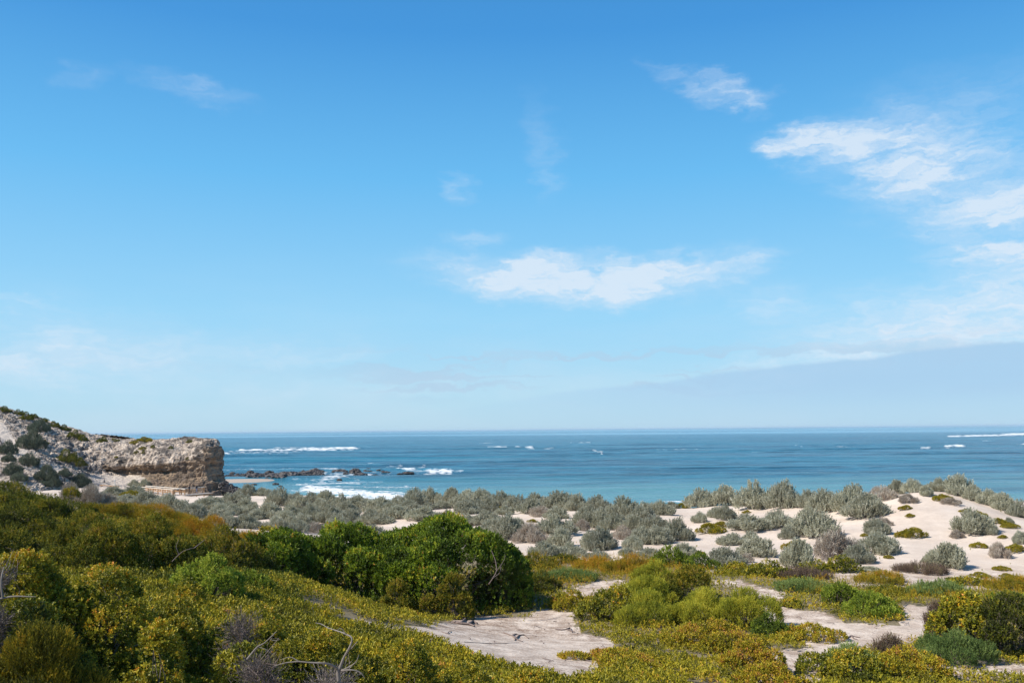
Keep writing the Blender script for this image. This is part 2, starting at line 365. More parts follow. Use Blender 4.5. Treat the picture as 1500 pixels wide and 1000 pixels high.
# ------------------------------------------------------------------ sea
def hline(px): return 636 - 14*px/1500.0
STROKES = [ (340, 687, 480, 686, 1.2, .7), (470, 693, 560, 694, 2.2, .7), (430, 702, 560, 704, 1.6, .6), (330, 697, 350, 697, 1.5, .7), (455, 706, 600, 711, 2.2, .6), (480, 715, 640, 726, 1.8, .9), (600, 690, 632, 691, 2.2, .8), (640, 690, 670, 692, 1.6, .6),
  # x0,y0,x1,y1,half thickness px,strength : broken water seen from the dune
    (352, 660.5, 520, 657, 2.0, 1.25), (400, 656.5, 440, 656, .9, .9), (440, 657, 520, 655.5, 1.0, 1.0), (330, 663.5, 420, 663, 2.6, .75), (420, 662, 500, 660, 1.4, .5),
    (1392, 639, 1500, 636.5, 1.4, 1.2), (1470, 636, 1560, 634, 1.5, 1.2), (1390, 654.5, 1408, 654, 2.0, 1.2), (1350, 656.5, 1365, 656, 1.0, .8), (1440, 645.5, 1452, 645.5, 1.0, .8), (1370, 657, 1480, 657, 1.2, .35), (1480, 652, 1500, 651, 1.2, .7),
    (455, 718, 580, 727, 4.5, 1.5), (455, 713.5, 530, 722, 3.2, 1.5), (500, 728, 600, 731, 3.0, 1.3), (470, 712, 610, 714, 1.6, .9), (540, 716, 640, 717, 1.6, .6), (430, 719, 470, 722, 2.2, .8), (560, 724, 600, 728, 3, .9),
    (440, 709, 520, 706, 3.2, .9), (470, 703, 500, 699, 2.6, .9), (420, 709.5, 450, 711, 1.5, .7), (500, 701, 525, 702, 1.6, .7), (440, 703, 560, 709, 2.2, .35),
    (330, 689, 440, 687, 2.0, .55), (455, 686, 500, 688, 1.4, .9), (500, 690, 640, 690, 3.0, .42), (585, 687, 605, 687.5, 1.6, 1.1), (632, 690, 655, 690, 2.6, 1.25), (610, 684, 620, 682, 1.6, .9), (540, 679.5, 552, 679.5, .9, 1.1), (560, 682, 590, 681.5, .9, .7), (668, 690, 676, 690, 1.3, 1.0), (560, 695, 600, 697, 2.0, .6), (540, 691, 570, 692, 2.0, .6),
    (715, 654.5, 740, 655, .9, 1.0), (757, 655, 780, 656, 1.1, 1.0), (798, 657, 808, 657, 1.4, .8), (860, 659, 880, 661, .9, .9), (875, 661, 886, 666, 1.0, .8), (960, 659, 1020, 658, 1.0, .65), (700, 649, 720, 649, .7, .8), (835, 648.5, 865, 648, .7, .7), (1165, 653, 1240, 655, 1.1, .6), (1080, 657, 1150, 656, 1.0, .5),
    (700, 709, 780, 712, 1.6, .30), (720, 714, 760, 716, 1.5, .25), (850, 720, 1000, 735, 2.0, .2), (975, 736.5, 1010, 737, 2.0, 1.0), (940, 735, 985, 735.5, 1.2, .6), (1420, 668, 1460, 668, .7, .3),
    (330, 706, 410, 712, 3.0, .28), (330, 703.5, 430, 706, 2.2, .35),
]
def m_sea():
    m, t, b, o = material('sea_water')
    g = t.new('ShaderNodeNewGeometry').outputs['Position']
    foam = t.new('ShaderNodeAttribute', attribute_name='foam').outputs['Fac']
    shal = t.new('ShaderNodeAttribute', attribute_name='shallow').outputs['Fac']
    lon = t.noise(t.mapv(g, (0.0035, 0.012, 1)), 1.0, 5, .55)
    mid = t.noise(t.mapv(g, (0.007, 0.035, 1)), 1.0, 7, .62)
    c = t.mix(t.rng(lon, .35, .68), (0.003, 0.062, 0.125), (0.012, 0.150, 0.225))
    c = t.mix(t.rng(mid, .44, .60, 0, .85), c, (0.002, 0.035, 0.075))
    chop = t.noise(t.mapv(g, (0.055, 0.085, 1), (7, 3, 0)), 1.0, 5, .72)
    c = t.mix(t.rng(chop, .42, .66, 0, .8), c, (0.032, 0.175, 0.27))
    chop2 = t.noise(t.mapv(g, (0.02, 0.03, 1), (1, 13, 0)), 1.0, 5, .72)
    c = t.mix(t.rng(chop2, .48, .66, 0, .6), c, (0.026, 0.15, 0.245))
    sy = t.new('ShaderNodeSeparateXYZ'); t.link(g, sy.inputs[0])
    haze_bands = t.noise(t.mapv(g, (0.0002, 0.0011, 1), (2, 5, 0)), 1.0, 6, .6)
    c = t.mix(t.math('MULTIPLY', t.rng(sy.outputs[1], 1300, 3200), t.rng(haze_bands, .40, .56, 0.1, .85)), c, (0.17, 0.37, 0.50))  # far haze put into the water colour as paler bands with distance
    c = t.mix(t.rng(shal, 0, 1, 0, 1), c, (0.085, 0.235, 0.27))
    far = t.noise(t.mapv(g, (0.05, 0.16, 1)), 1.0, 5, .68)
    fn = t.noise(t.mapv(g, (0.25, 0.55, 1)), 1.0, 6, .65)
    fo = t.math('MULTIPLY', foam, t.math('ADD', t.math('MULTIPLY', fn, 1.4), t.math('MULTIPLY', far, 1.1)))
    fo = t.rng(fo, .50, 1.25)
    caps = t.math('MULTIPLY', t.rng(t.noise(t.mapv(g, (0.02, 0.075, 1), (40, 9, 0)), 1.0, 7, .72), .665, .72), t.rng(lon, .40, .62, 0, .6))
    fo = t.math('MAXIMUM', fo, caps)
    c = t.mix(fo, c, (0.70, 0.73, 0.75))
    t.link(c, b.inputs['Base Color'])
    t.link(t.mix(fo, (0.22,)*3, (0.85,)*3), b.inputs['Roughness'])
    b.inputs['IOR'].default_value = 1.33; b.inputs['Specular IOR Level'].default_value = 0.24
    w1 = t.noise(t.mapv(g, (0.12, 0.35, 1)), 1.0, 6, .62); w2 = t.noise(t.mapv(g, (0.6, 1.4, 1)), 1.0, 5, .6); w3 = t.noise(t.mapv(g, (0.012, 0.05, 1)), 1.0, 4, .6)
    h = t.math('ADD', t.math('MULTIPLY', w1, 2.2), t.math('MULTIPLY', w2, .5)); h = t.math('ADD', h, t.math('MULTIPLY', w3, 9.0))
    bm = t.new('ShaderNodeBump'); bm.inputs['Strength'].default_value = 0.8; bm.inputs['Distance'].default_value = 0.9
    t.link(h, bm.inputs['Height']); t.link(bm.outputs[0], b.inputs['Normal'])
    return m
def build_sea():
    rows = np.concatenate([np.array([.34, .5, .7, .95]), np.arange(1.2, 130, 0.28), np.array([150, 200])])
    Yr = 17*FPX/rows; cols = np.linspace(-1.0, 1.0, 900)
    Yg, Ug = np.meshgrid(Yr, cols, indexing='ij'); Xg = Yg*Ug
    keep = None
    x, y = Xg, Yg
    sp = np.gradient(-Yr)[:, None]*np.ones_like(x)
    z = np.zeros_like(x)
    calm = sstep(y, 225, 340)
    for lam, amp, ang, ph in ((62, .95, .05, 0), (41, .45, -.09, 1.2), (26, .25, .16, 2.2), (14, .12, -.25, .7)):
        k = 2*math.pi/lam
        warp = 9*fbm(xy3(x, y*1.6, .006, lam), 2)
        env = np.clip(.5+1.1*fbm(np.stack([x*.0042, y*.013, np.full_like(x, lam)], -1), 2), 0, 1.3)
        q = np.sin(k*(y*math.cos(ang)+x*math.sin(ang)+warp)+ph)
        q = (np.abs(q*.5+.5)**1.8)*2-0.9
        z += amp*env*q*(1-sstep(sp, lam*.16, lam*.36))
    z = z*(0.25+.75*calm)
    # broken reef water and surf edge are rougher
    px, py = proj(np.stack([x, y, np.zeros_like(x)], -1))
    foam = np.zeros_like(x)
    for x0, y0, x1, y1, r, s in STROKES:
        dx, dy = x1-x0, y1-y0; L = dx*dx+dy*dy
        tt = np.clip(((px-x0)*dx+(py-y0)*dy)/L, 0, 1)
        ex = (px-x0-tt*dx)/ (4.5*r); ey = (py-y0-tt*dy)/(r*1.15)
        foam = np.maximum(foam, s*np.exp(-(ex*ex+ey*ey)))
    tex = fbm(np.stack([px*.11, py*.9, np.zeros_like(x)], -1), 4, .6); tex2 = fbm(np.stack([px*.03, py*.35, np.ones_like(x)], -1), 3, .6)
    foam = foam*np.clip(.78+1.25*tex+.5*tex2, 0, 1.6)
    foam = np.maximum(foam, .62*sstep(tex2, .30, .5)*sstep(tex, .12, .4)*sstep(y, 260, 300))
    z += np.minimum(foam, 1.2)*(.25+.45*sstep(y, 500, 800))
    shal = np.clip(1-sstep(y, 225, 390), 0, 1)*np.clip(.75+.7*fbm(np.stack([x*.012, y*.03, np.zeros_like(x)], -1), 3), 0, 1)
    # pale turquoise shallows to the left by the reef
    shal = np.maximum(shal, .75*np.exp(-(((px-400)/60)**2+((py-709)/7)**2)))
    V = np.stack([x, y, z], -1).reshape(-1, 3); nr, nc = x.shape
    i = np.arange(nr*nc).reshape(nr, nc)
    Fq = np.stack([i[:-1, :-1], i[1:, :-1], i[1:, 1:], i[:-1, 1:]], -1).reshape(-1, 4)
    Fq = Fq[:, ::-1] if False else Fq
    # make the faces look up
    a = V[Fq[0]]; nrm = np.cross(a[1]-a[0], a[2]-a[0])
    if nrm[2] < 0: Fq = Fq[:, ::-1]
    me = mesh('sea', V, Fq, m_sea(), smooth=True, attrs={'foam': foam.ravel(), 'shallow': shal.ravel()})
    o = obj('sea', me); tag(o, 'blue ocean with swell lines, whitecaps and surf near shore', 'sea', kind='structure')
build_sea()

# ------------------------------------------------------------------ headland
def m_rock():
    m, t, b, o = material('limestone')
    g = t.new('ShaderNodeNewGeometry').outputs['Position']
    face = t.new('ShaderNodeAttribute', attribute_name='face').outputs['Fac']
    sandy = t.new('ShaderNodeAttribute', attribute_name='sandy').outputs['Fac']
    n1 = t.noise(g, .22, 7, .65, dist=.6); n2 = t.noise(g, 1.1, 6, .7); st = t.noise(t.mapv(g, (.12, .12, 1.7)), 1.0, 6, .68); n3 = t.noise(t.mapv(g, (1, 1, 1), (50, 3, 8)), .13, 4, .6); vert = t.noise(t.mapv(g, (.9, .9, .12)), 1.0, 4, .6)
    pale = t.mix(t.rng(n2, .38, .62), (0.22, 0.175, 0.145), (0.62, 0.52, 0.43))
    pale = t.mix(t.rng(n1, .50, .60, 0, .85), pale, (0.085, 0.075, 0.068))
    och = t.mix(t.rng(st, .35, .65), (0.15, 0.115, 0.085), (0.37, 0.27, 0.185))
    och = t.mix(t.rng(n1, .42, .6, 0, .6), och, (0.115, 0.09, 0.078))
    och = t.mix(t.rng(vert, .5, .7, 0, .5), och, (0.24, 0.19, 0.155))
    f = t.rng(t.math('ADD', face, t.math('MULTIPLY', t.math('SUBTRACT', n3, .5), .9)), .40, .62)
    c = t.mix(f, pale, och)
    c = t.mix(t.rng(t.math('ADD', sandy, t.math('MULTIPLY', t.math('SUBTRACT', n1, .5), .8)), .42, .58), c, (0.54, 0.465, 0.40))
    t.link(c, b.inputs['Base Color']); b.inputs['Roughness'].default_value = .95; b.inputs['Specular IOR Level'].default_value = .15
    bm = t.new('ShaderNodeBump'); bm.inputs['Strength'].default_value = .8; bm.inputs['Distance'].default_value = .8
    t.link(t.math('ADD', n2, t.math('MULTIPLY', st, .8)), bm.inputs['Height']); t.link(bm.outputs[0], b.inputs['Normal'])
    return m
ROCK = m_rock()
def build_headland():
    secs = [
        [(-420, 740, 130), (-420, 700, 150), (-420, 660, 175), (-420, 610, 195), (-420, 570, 215), (-420, 545, 235), (-420, 535, 260)],
        [(-200, 735, 135), (-200, 695, 158), (-200, 665, 180), (-200, 625, 198), (-200, 590, 215), (-200, 565, 235), (-200, 555, 258)],
        [(0, 722, 140), (0, 690, 160), (0, 670, 175), (0, 645, 190), (0, 620, 205), (0, 604, 220), (0, 597, 235)],
        [(60, 722, 148), (60, 697, 163), (60, 680, 175), (60, 660, 190), (60, 640, 203), (60, 621, 215), (60, 612, 228)],
        [(100, 722, 160), (100, 703, 172), (100, 690, 183), (100, 670, 194), (100, 652, 203), (100, 634, 215), (100, 624, 228)],
        [(130, 718, 174), (130, 704, 184), (130, 692, 194), (130, 676, 200), (130, 657, 206), (130, 643, 216), (130, 636, 226)],
        [(165, 716, 182), (165, 704, 190), (165, 692, 200), (166, 680, 199), (166, 664, 201), (166, 651, 210), (165, 644, 222)],
        [(195, 717, 184), (195, 706, 191), (195, 696, 197), (196, 680, 196), (196, 662, 199), (196, 650, 208), (195, 644, 220)],
        [(230, 722, 185), (230, 708, 190), (230, 692, 193), (230, 676, 191), (230, 659, 196), (230, 649, 206), (230, 644, 218)],
        [(270, 726, 184), (270, 708, 187), (270, 690, 189), (270, 672, 189), (270, 656, 193), (270, 647, 203), (270, 642, 214)],
        [(300, 728, 182), (300, 709, 185), (300, 690, 186.5), (300, 672, 186), (301, 656, 187), (300, 646, 193), (296, 642, 206)],
        [(330, 729, 184), (321, 711, 189), (320, 690, 190), (322, 672, 189.5), (321, 656, 190.5), (315, 646, 196), (307, 643, 206)],
        [(362, 724, 192), (326, 710, 198), (322.5, 690, 198), (324.5, 674, 197.5), (323.5, 660, 198), (318, 649, 201), (309, 643.5, 208)],
        [(345, 722, 225), (322, 708, 216), (319, 690, 212), (321, 674, 211), (319, 660, 211), (314, 650, 210), (307, 644, 211)],
        [(290, 720, 250), (290, 706, 238), (290, 690, 232), (290, 674, 230), (290, 660, 226), (290, 650, 219), (292, 644, 214)],
        [(230, 718, 270), (230, 706, 258), (230, 690, 250), (230, 674, 246), (230, 660, 240), (230, 650, 232), (230, 644, 220)],
        [(130, 715, 290), (130, 700, 275), (130, 690, 268), (130, 672, 262), (130, 655, 250), (130, 642, 240), (130, 636, 228)],
        [(0, 705, 310), (0, 690, 290), (0, 670, 280), (0, 645, 270), (0, 622, 260), (0, 604, 248), (0, 597, 237)],
        [(-200, 700, 350), (-200, 680, 320), (-200, 650, 310), (-200, 610, 300), (-200, 585, 290), (-200, 565, 275), (-200, 555, 262)],
        [(-420, 700, 370), (-420, 680, 340), (-420, 640, 330), (-420, 600, 320), (-420, 570, 300), (-420, 545, 280), (-420, 535, 264)],
    ]
    K = np.array([[at(*p) for p in s] for s in secs])        # (S,T,3)
    K[:, 0, 2] -= 1.5
    for j in range(len(secs)-8, len(secs)): K[j, 0, 2] = -1.0
    def resample(A, n, axis):
        A = np.moveaxis(A, axis, 0); m_ = len(A); seg = np.linalg.norm((A[1:]-A[:-1]).reshape(m_-1, -1, 3), axis=2).mean(1)
        s = np.concatenate([[0], np.cumsum(seg**.8)]); s /= s[-1]; q = np.linspace(0, 1, n)
        T = np.zeros_like(A); T[1:-1] = (A[2:]-A[:-2])/(s[2:]-s[:-2])[(...,)+(None,)*(A.ndim-1)]
        T[0] = (A[1]-A[0])/(s[1]-s[0]); T[-1] = (A[-1]-A[-2])/(s[-1]-s[-2])
        i = np.clip(np.searchsorted(s, q, 'right')-1, 0, m_-2); h = (s[i+1]-s[i]); t = ((q-s[i])/h)
        e = (...,)+(None,)*(A.ndim-1); t = t[e]; h = h[e]
        T = T*.6
        R = (2*t**3-3*t**2+1)*A[i]+(t**3-2*t**2+t)*h*T[i]+(-2*t**3+3*t**2)*A[i+1]+(t**3-t**2)*h*T[i+1]
        return np.moveaxis(R, 0, axis)
    G = resample(resample(K, 170, 1), 1500, 0)
    nS, nT = G.shape[:2]
    du = np.gradient(G, axis=0); dv = np.gradient(G, axis=1); N = np.cross(du, dv); N /= np.linalg.norm(N, axis=2)[..., None]+1e-9
    # outward: away from the ridge line
    ridge = G[:, -1:, :]; sgn = np.sign(((G-ridge+np.array([0, 0, 8.]))*N).sum(2)); 
    if np.median(sgn) < 0: N = -N
    tt = np.linspace(0, 1, nT)[None, :]*np.ones((nS, 1))
    P = G.copy()
    px, py = proj(G)
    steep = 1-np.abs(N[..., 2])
    big = fbm(G*.055, 3); med = fbm(G*.17+5, 4, .55); ridg = 1-np.abs(fbm(G*.3+9, 4, .6))*2.2; st = fbm(G*np.array([.05, .05, .75]), 3)
    fine = fbm(G*.9+3, 3, .6)
    left = 1-sstep(px, 60, 130)
    disp = 1.5*big + 1.1*med + 1.05*(ridg-.6) + 1.0*st*sstep(steep, .3, .7) + .40*fine
    edge = np.minimum(sstep(tt, 0.0, 0.12), 1)*(1-.55*sstep(tt, .86, 1.0))
    sandslope = np.exp(-(((px-170)/46)**4+((py-706)/12)**4))*(G[..., 1] < 225)
    sandslope = np.maximum(sandslope, .95*np.exp(-(((px-8-(py-640)*.55)/11)**4+((py-638)/22)**4)))
    sandslope = np.maximum(sandslope, .8*np.exp(-(((px-78)/16)**2+((py-690)/8)**2)))
    sandslope = np.maximum(sandslope, .8*np.exp(-(((px-30)/16)**2+((py-664)/7)**2)))
    disp = disp*edge*(1-.25*left)*(1-.85*np.clip(sandslope, 0, 1))
    P += N*disp[..., None]
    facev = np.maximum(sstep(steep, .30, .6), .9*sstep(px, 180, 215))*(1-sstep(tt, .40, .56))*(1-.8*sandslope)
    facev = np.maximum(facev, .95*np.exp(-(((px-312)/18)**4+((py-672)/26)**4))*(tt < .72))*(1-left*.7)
    V = P.reshape(-1, 3); i = np.arange(nS*nT).reshape(nS, nT)
    Fq = np.stack([i[:-1, :-1], i[1:, :-1], i[1:, 1:], i[:-1, 1:]], -1).reshape(-1, 4)
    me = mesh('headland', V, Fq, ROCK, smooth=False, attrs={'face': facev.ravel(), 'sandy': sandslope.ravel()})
    o = obj('headland', me); tag(o, 'rocky limestone headland with pale crust over a brown cliff face', 'headland', kind='structure')
    return BVHTree.FromPolygons([tuple(v) for v in V[::1].tolist()], Fq.tolist())
HBVH = build_headland()
def hit_head(px, py):
    d = Vector(ray(px, py)).normalized(); r = HBVH.ray_cast(Vector(CAM), d)
    return np.array(r[0]) if r[0] is not None else None
def place(px, py):
    a, b = pick(px, py), hit_head(px, py)
    if a is None: return b, True
    if b is None: return a, False
    return (a, False) if a[1] < b[1] else (b, True)
# ------------------------------------------------------------------ vegetation
def m_leaf(name, stops, rough=.55, trans=.25, var=.12, patch=None, spec=.3):
    m, t, b, o = material(name)
    ti = t.new('ShaderNodeAttribute', attribute_name='tint').outputs['Fac']
    rnd = t.new('ShaderNodeObjectInfo').outputs['Random']
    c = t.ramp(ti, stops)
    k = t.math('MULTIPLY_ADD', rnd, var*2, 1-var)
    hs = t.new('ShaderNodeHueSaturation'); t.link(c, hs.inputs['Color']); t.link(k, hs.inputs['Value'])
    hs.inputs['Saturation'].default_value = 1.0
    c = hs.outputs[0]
    t.link(c, b.inputs['Base Color']); b.inputs['Roughness'].default_value = rough; b.inputs['Specular IOR Level'].default_value = spec
    tr = t.new('ShaderNodeBsdfTranslucent'); t.link(c, tr.inputs[0]); mx = t.new('ShaderNodeMixShader'); mx.inputs[0].default_value = trans
    t.link(b.outputs[0], mx.inputs[1]); t.link(tr.outputs[0], mx.inputs[2]); t.link(mx.outputs[0], o.inputs[0])
    return m
def m_bark(name, c0, c1):
    m, t, b, o = material(name); g = t.new('ShaderNodeNewGeometry').outputs['Position']
    t.link(t.mix(t.noise(g, 9, 4, .7), c0, c1), b.inputs['Base Color']); b.inputs['Roughness'].default_value = .9
    return m
BARK = m_bark('bark', (.10, .075, .055), (.20, .165, .14)); BLEACHED = m_bark('bleached_wood', (.16, .14, .125), (.38, .34, .31)); TWIG = m_bark('twig', (.13, .09, .08), (.24, .19, .17))
# kind: (material, sprig length m, leaves, leaf length, leaf width, stem spread, upness, patch frequency)
LM = dict(
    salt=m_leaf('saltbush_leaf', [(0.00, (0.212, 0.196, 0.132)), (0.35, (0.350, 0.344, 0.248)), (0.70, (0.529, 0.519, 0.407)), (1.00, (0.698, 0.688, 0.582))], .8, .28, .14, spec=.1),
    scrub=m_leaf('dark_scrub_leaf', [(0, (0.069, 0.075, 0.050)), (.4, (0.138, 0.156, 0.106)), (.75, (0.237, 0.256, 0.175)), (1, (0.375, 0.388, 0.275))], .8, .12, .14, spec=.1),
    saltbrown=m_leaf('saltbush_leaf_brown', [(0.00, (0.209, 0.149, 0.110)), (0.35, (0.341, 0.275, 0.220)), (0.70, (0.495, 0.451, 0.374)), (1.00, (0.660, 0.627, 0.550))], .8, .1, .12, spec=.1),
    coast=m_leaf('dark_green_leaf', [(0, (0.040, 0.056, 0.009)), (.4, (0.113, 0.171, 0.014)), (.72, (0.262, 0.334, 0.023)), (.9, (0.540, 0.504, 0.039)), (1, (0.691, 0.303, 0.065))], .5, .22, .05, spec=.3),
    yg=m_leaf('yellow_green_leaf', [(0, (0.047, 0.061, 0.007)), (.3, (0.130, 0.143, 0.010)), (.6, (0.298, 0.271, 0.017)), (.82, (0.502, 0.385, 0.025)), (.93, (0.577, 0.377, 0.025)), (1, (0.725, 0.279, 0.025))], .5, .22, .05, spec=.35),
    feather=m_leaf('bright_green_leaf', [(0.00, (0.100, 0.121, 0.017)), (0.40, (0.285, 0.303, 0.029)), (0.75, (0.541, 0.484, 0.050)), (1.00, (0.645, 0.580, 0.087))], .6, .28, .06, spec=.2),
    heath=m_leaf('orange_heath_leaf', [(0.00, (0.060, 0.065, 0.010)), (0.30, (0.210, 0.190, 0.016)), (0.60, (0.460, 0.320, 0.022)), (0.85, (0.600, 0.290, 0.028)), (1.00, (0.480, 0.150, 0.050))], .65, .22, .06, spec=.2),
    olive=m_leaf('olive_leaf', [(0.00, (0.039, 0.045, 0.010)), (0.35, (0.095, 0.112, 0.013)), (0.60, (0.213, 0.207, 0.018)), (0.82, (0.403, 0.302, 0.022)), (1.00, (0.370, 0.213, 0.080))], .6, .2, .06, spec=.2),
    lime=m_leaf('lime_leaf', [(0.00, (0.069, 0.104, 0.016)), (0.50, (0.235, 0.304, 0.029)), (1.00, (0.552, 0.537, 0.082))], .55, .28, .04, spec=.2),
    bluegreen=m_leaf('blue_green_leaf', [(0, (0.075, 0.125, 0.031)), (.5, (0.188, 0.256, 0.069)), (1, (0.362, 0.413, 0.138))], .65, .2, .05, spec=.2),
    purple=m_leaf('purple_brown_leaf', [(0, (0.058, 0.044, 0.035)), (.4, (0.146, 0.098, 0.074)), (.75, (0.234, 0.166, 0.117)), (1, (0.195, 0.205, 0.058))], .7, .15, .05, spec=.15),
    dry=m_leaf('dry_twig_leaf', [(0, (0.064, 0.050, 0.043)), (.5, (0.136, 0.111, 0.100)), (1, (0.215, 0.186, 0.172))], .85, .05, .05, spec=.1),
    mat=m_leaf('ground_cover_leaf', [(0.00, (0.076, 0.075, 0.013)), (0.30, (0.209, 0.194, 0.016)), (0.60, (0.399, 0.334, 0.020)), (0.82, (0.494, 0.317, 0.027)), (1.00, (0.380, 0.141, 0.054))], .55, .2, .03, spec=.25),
)
KIND = {  # sprig length, leaves, leaf len, leaf width, spread, upness, spacing factor
    'coast': (.16, 9, .09, .046, .8, .45), 'yg': (.065, 7, .042, .028, .95, .45), 'feather': (.16, 12, .045, .014, .6, .6),
    'heath': (.20, 12, .045, .012, .5, .75), 'olive': (.12, 8, .055, .026, .8, .5), 'lime': (.10, 8, .055, .03, .8, .5),
    'bluegreen': (.16, 11, .05, .015, .55, .65), 'purple': (.22, 10, .045, .012, .45, .85), 'dry': (.16, 5, .06, .006, .6, .4),
    'scrub': (.24, 12, .070, .034, .62, .55), 'salt': (.24, 12, .070, .034, .62, .62), 'saltbrown': (.24, 10, .065, .024, .65, .6), 'mat': (.07, 6, .05, .026, .8, .55)}

def sprigs(rng, P, A, kind, tint, scale=1.0):
    """one leaf quad per leaf, K leaves round each sprig axis; returns verts, quads, tint"""
    L, K, ll, lw, spread, up = KIND[kind]; L, ll, lw = L*scale, ll*scale, lw*scale
    n = len(P)
    A = A/np.linalg.norm(A, axis=1)[:, None]
    ref = np.where(np.abs(A[:, 2:3]) > .9, np.array([[1., 0, 0]]), np.array([[0., 0, 1.]]))
    B = np.cross(A, ref); B /= np.linalg.norm(B, axis=1)[:, None]; D = np.cross(A, B)
    f = (np.arange(K)[None]+rng.uniform(0, 1, (n, K)))/K
    ang = np.arange(K)[None]*2.4 + rng.uniform(0, 6.28, (n, 1)) + rng.uniform(-.4, .4, (n, K))
    sp = (spread*(1.25-.75*f)*rng.uniform(.6, 1.3, (n, K)))
    ss = rng.uniform(.55, 1.45, (n, 1))
    rad = (np.cos(ang)[..., None]*B[:, None]+np.sin(ang)[..., None]*D[:, None])
    d = np.cos(sp)[..., None]*A[:, None]+np.sin(sp)[..., None]*rad
    base = P[:, None]+A[:, None]*(L*f*ss)[..., None]
    side = np.cross(d, A[:, None]+.3*rng.normal(size=(n, K, 3))); side /= np.linalg.norm(side, axis=2)[..., None]+1e-9
    nn = np.cross(side, d)
    le = (ll*ss*rng.uniform(.7, 1.3, (n, K)))[..., None]; we = (lw*ss*rng.uniform(.75, 1.2, (n, K)))[..., None]
    m = base+d*le*.55
    V = np.stack([base, m+side*we*.5+nn*we*.18, base+d*le-nn*le*.12, m-side*we*.5+nn*we*.18], 2)
    t = np.clip(np.minimum(tint[:, None], .82)+rng.normal(0, .13, (n, K)), 0, 1)
    V = V.reshape(-1, 3); return V, np.arange(len(V)).reshape(-1, 4), np.repeat(t.ravel(), 4)

def tubes(T, sides=4):
    V, Q, k = [], [], 0
    for pts, rad in T:
        pts = np.asarray(pts, float); m_ = len(pts)
        tg = np.gradient(pts, axis=0); tg /= np.linalg.norm(tg, axis=1)[:, None]+1e-9
        ref = np.array([0.31, .22, .92]); b = np.cross(tg, ref); b /= np.linalg.norm(b, axis=1)[:, None]+1e-9; c = np.cross(tg, b)
        a = np.arange(sides)*2*math.pi/sides
        ring = pts[:, None]+(np.cos(a)[None, :, None]*b[:, None]+np.sin(a)[None, :, None]*c[:, None])*np.asarray(rad)[:, None, None]
        V.append(ring.reshape(-1, 3)); i = np.arange(m_*sides).reshape(m_, sides)+k; j = np.roll(i, -1, 1)
        Q.append(np.stack([i[:-1], j[:-1], j[1:], i[1:]], -1).reshape(-1, 4)); k += m_*sides
    return np.concatenate(V), np.concatenate(Q)
def crooked(rng, a, b, n=5, wob=.12):
    a, b = np.asarray(a, float), np.asarray(b, float); L = np.linalg.norm(b-a); t = np.linspace(0, 1, n)[:, None]
    p = a*(1-t)+b*t; p[1:-1] += rng.normal(0, wob*L, (n-2, 3)); p[1:-1, 2] += .08*L; return p

def dome(rng, a, b, h, N, nl=12, jag=.35, irr=.9):
    """points and outward axes over a lumpy mound: union of leafy lobes"""
    r = np.sqrt(rng.uniform(0, 1, nl))*(.78 if nl < 14 else .86); th = np.arange(nl)*2.4+rng.uniform(0, 1, nl)+rng.normal(0, irr, nl)
    r[0] = 0.1
    rad = rng.uniform(.26, .48, nl)*(1-.25*r)*(12/nl)**.33
    cx, cy = r*np.cos(th)*a, r*np.sin(th)*b
    top = h*(1-(.62 if jag < .5 else .78)*r**2)*rng.uniform(1-jag, 1.0, nl); top[0] = h
    rz = np.minimum(rad*max(a, b)*rng.uniform(.8, 1.1, nl), top*.62); cz = top-rz
    R = np.stack([rad*a, rad*b, rz], -1)
    Cn = np.stack([cx, cy, cz], -1)
    w = (R[:, 0]*R[:, 1])**.8; w /= w.sum()
    M_ = int(N*1.9); li = rng.choice(nl, M_, p=w)
    d = rng.normal(size=(M_, 3)); d[:, 2] = np.abs(d[:, 2])*1.0-.25*rng.uniform(0, 1, M_); d /= np.linalg.norm(d, axis=1)[:, None]
    sh = 1-np.abs(rng.normal(0, .13, M_)); P = Cn[li]+d*R[li]*sh[:, None]
    # lower lobes reach to the ground as skirts
    ins = np.zeros(M_, bool)
    for j in range(nl):
        q = (P-Cn[j])/R[j]; q[:, 2] = np.where(q[:, 2] < 0, q[:, 2]*.35, q[:, 2]); ins |= ((q**2).sum(1) < .58) & (li != j)
    P = P[~ins]; d = d[~ins]; P = P[:N]; d = d[:N]
    # leafy flanks reaching down to the ground under every lobe
    ns = int(len(P)*.75); lj = rng.choice(nl, ns, p=w); th = rng.uniform(0, 6.283, ns)
    fz = rng.uniform(0, 1, ns); rr = (.80+.22*np.sin(fz*2.2+.4))*(1-np.abs(rng.normal(0, .10, ns)))
    S_ = np.stack([Cn[lj, 0]+np.cos(th)*R[lj, 0]*rr, Cn[lj, 1]+np.sin(th)*R[lj, 1]*rr, Cn[lj, 2]*fz], -1)
    ins = np.zeros(ns, bool)
    for j in range(nl):
        q = (S_[:, :2]-Cn[j, :2])/R[j, :2]; ins |= ((q**2).sum(1) < .55) & (lj != j) & (S_[:, 2] < Cn[j, 2]+.3*R[j, 2])
    ds = np.stack([np.cos(th), np.sin(th), .15+.5*fz], -1)
    S_, ds = S_[~ins], ds[~ins]
    P = np.concatenate([P, S_]); d = np.concatenate([d, ds]); P[:, 2] = np.maximum(P[:, 2], 0.01)
    return P, d

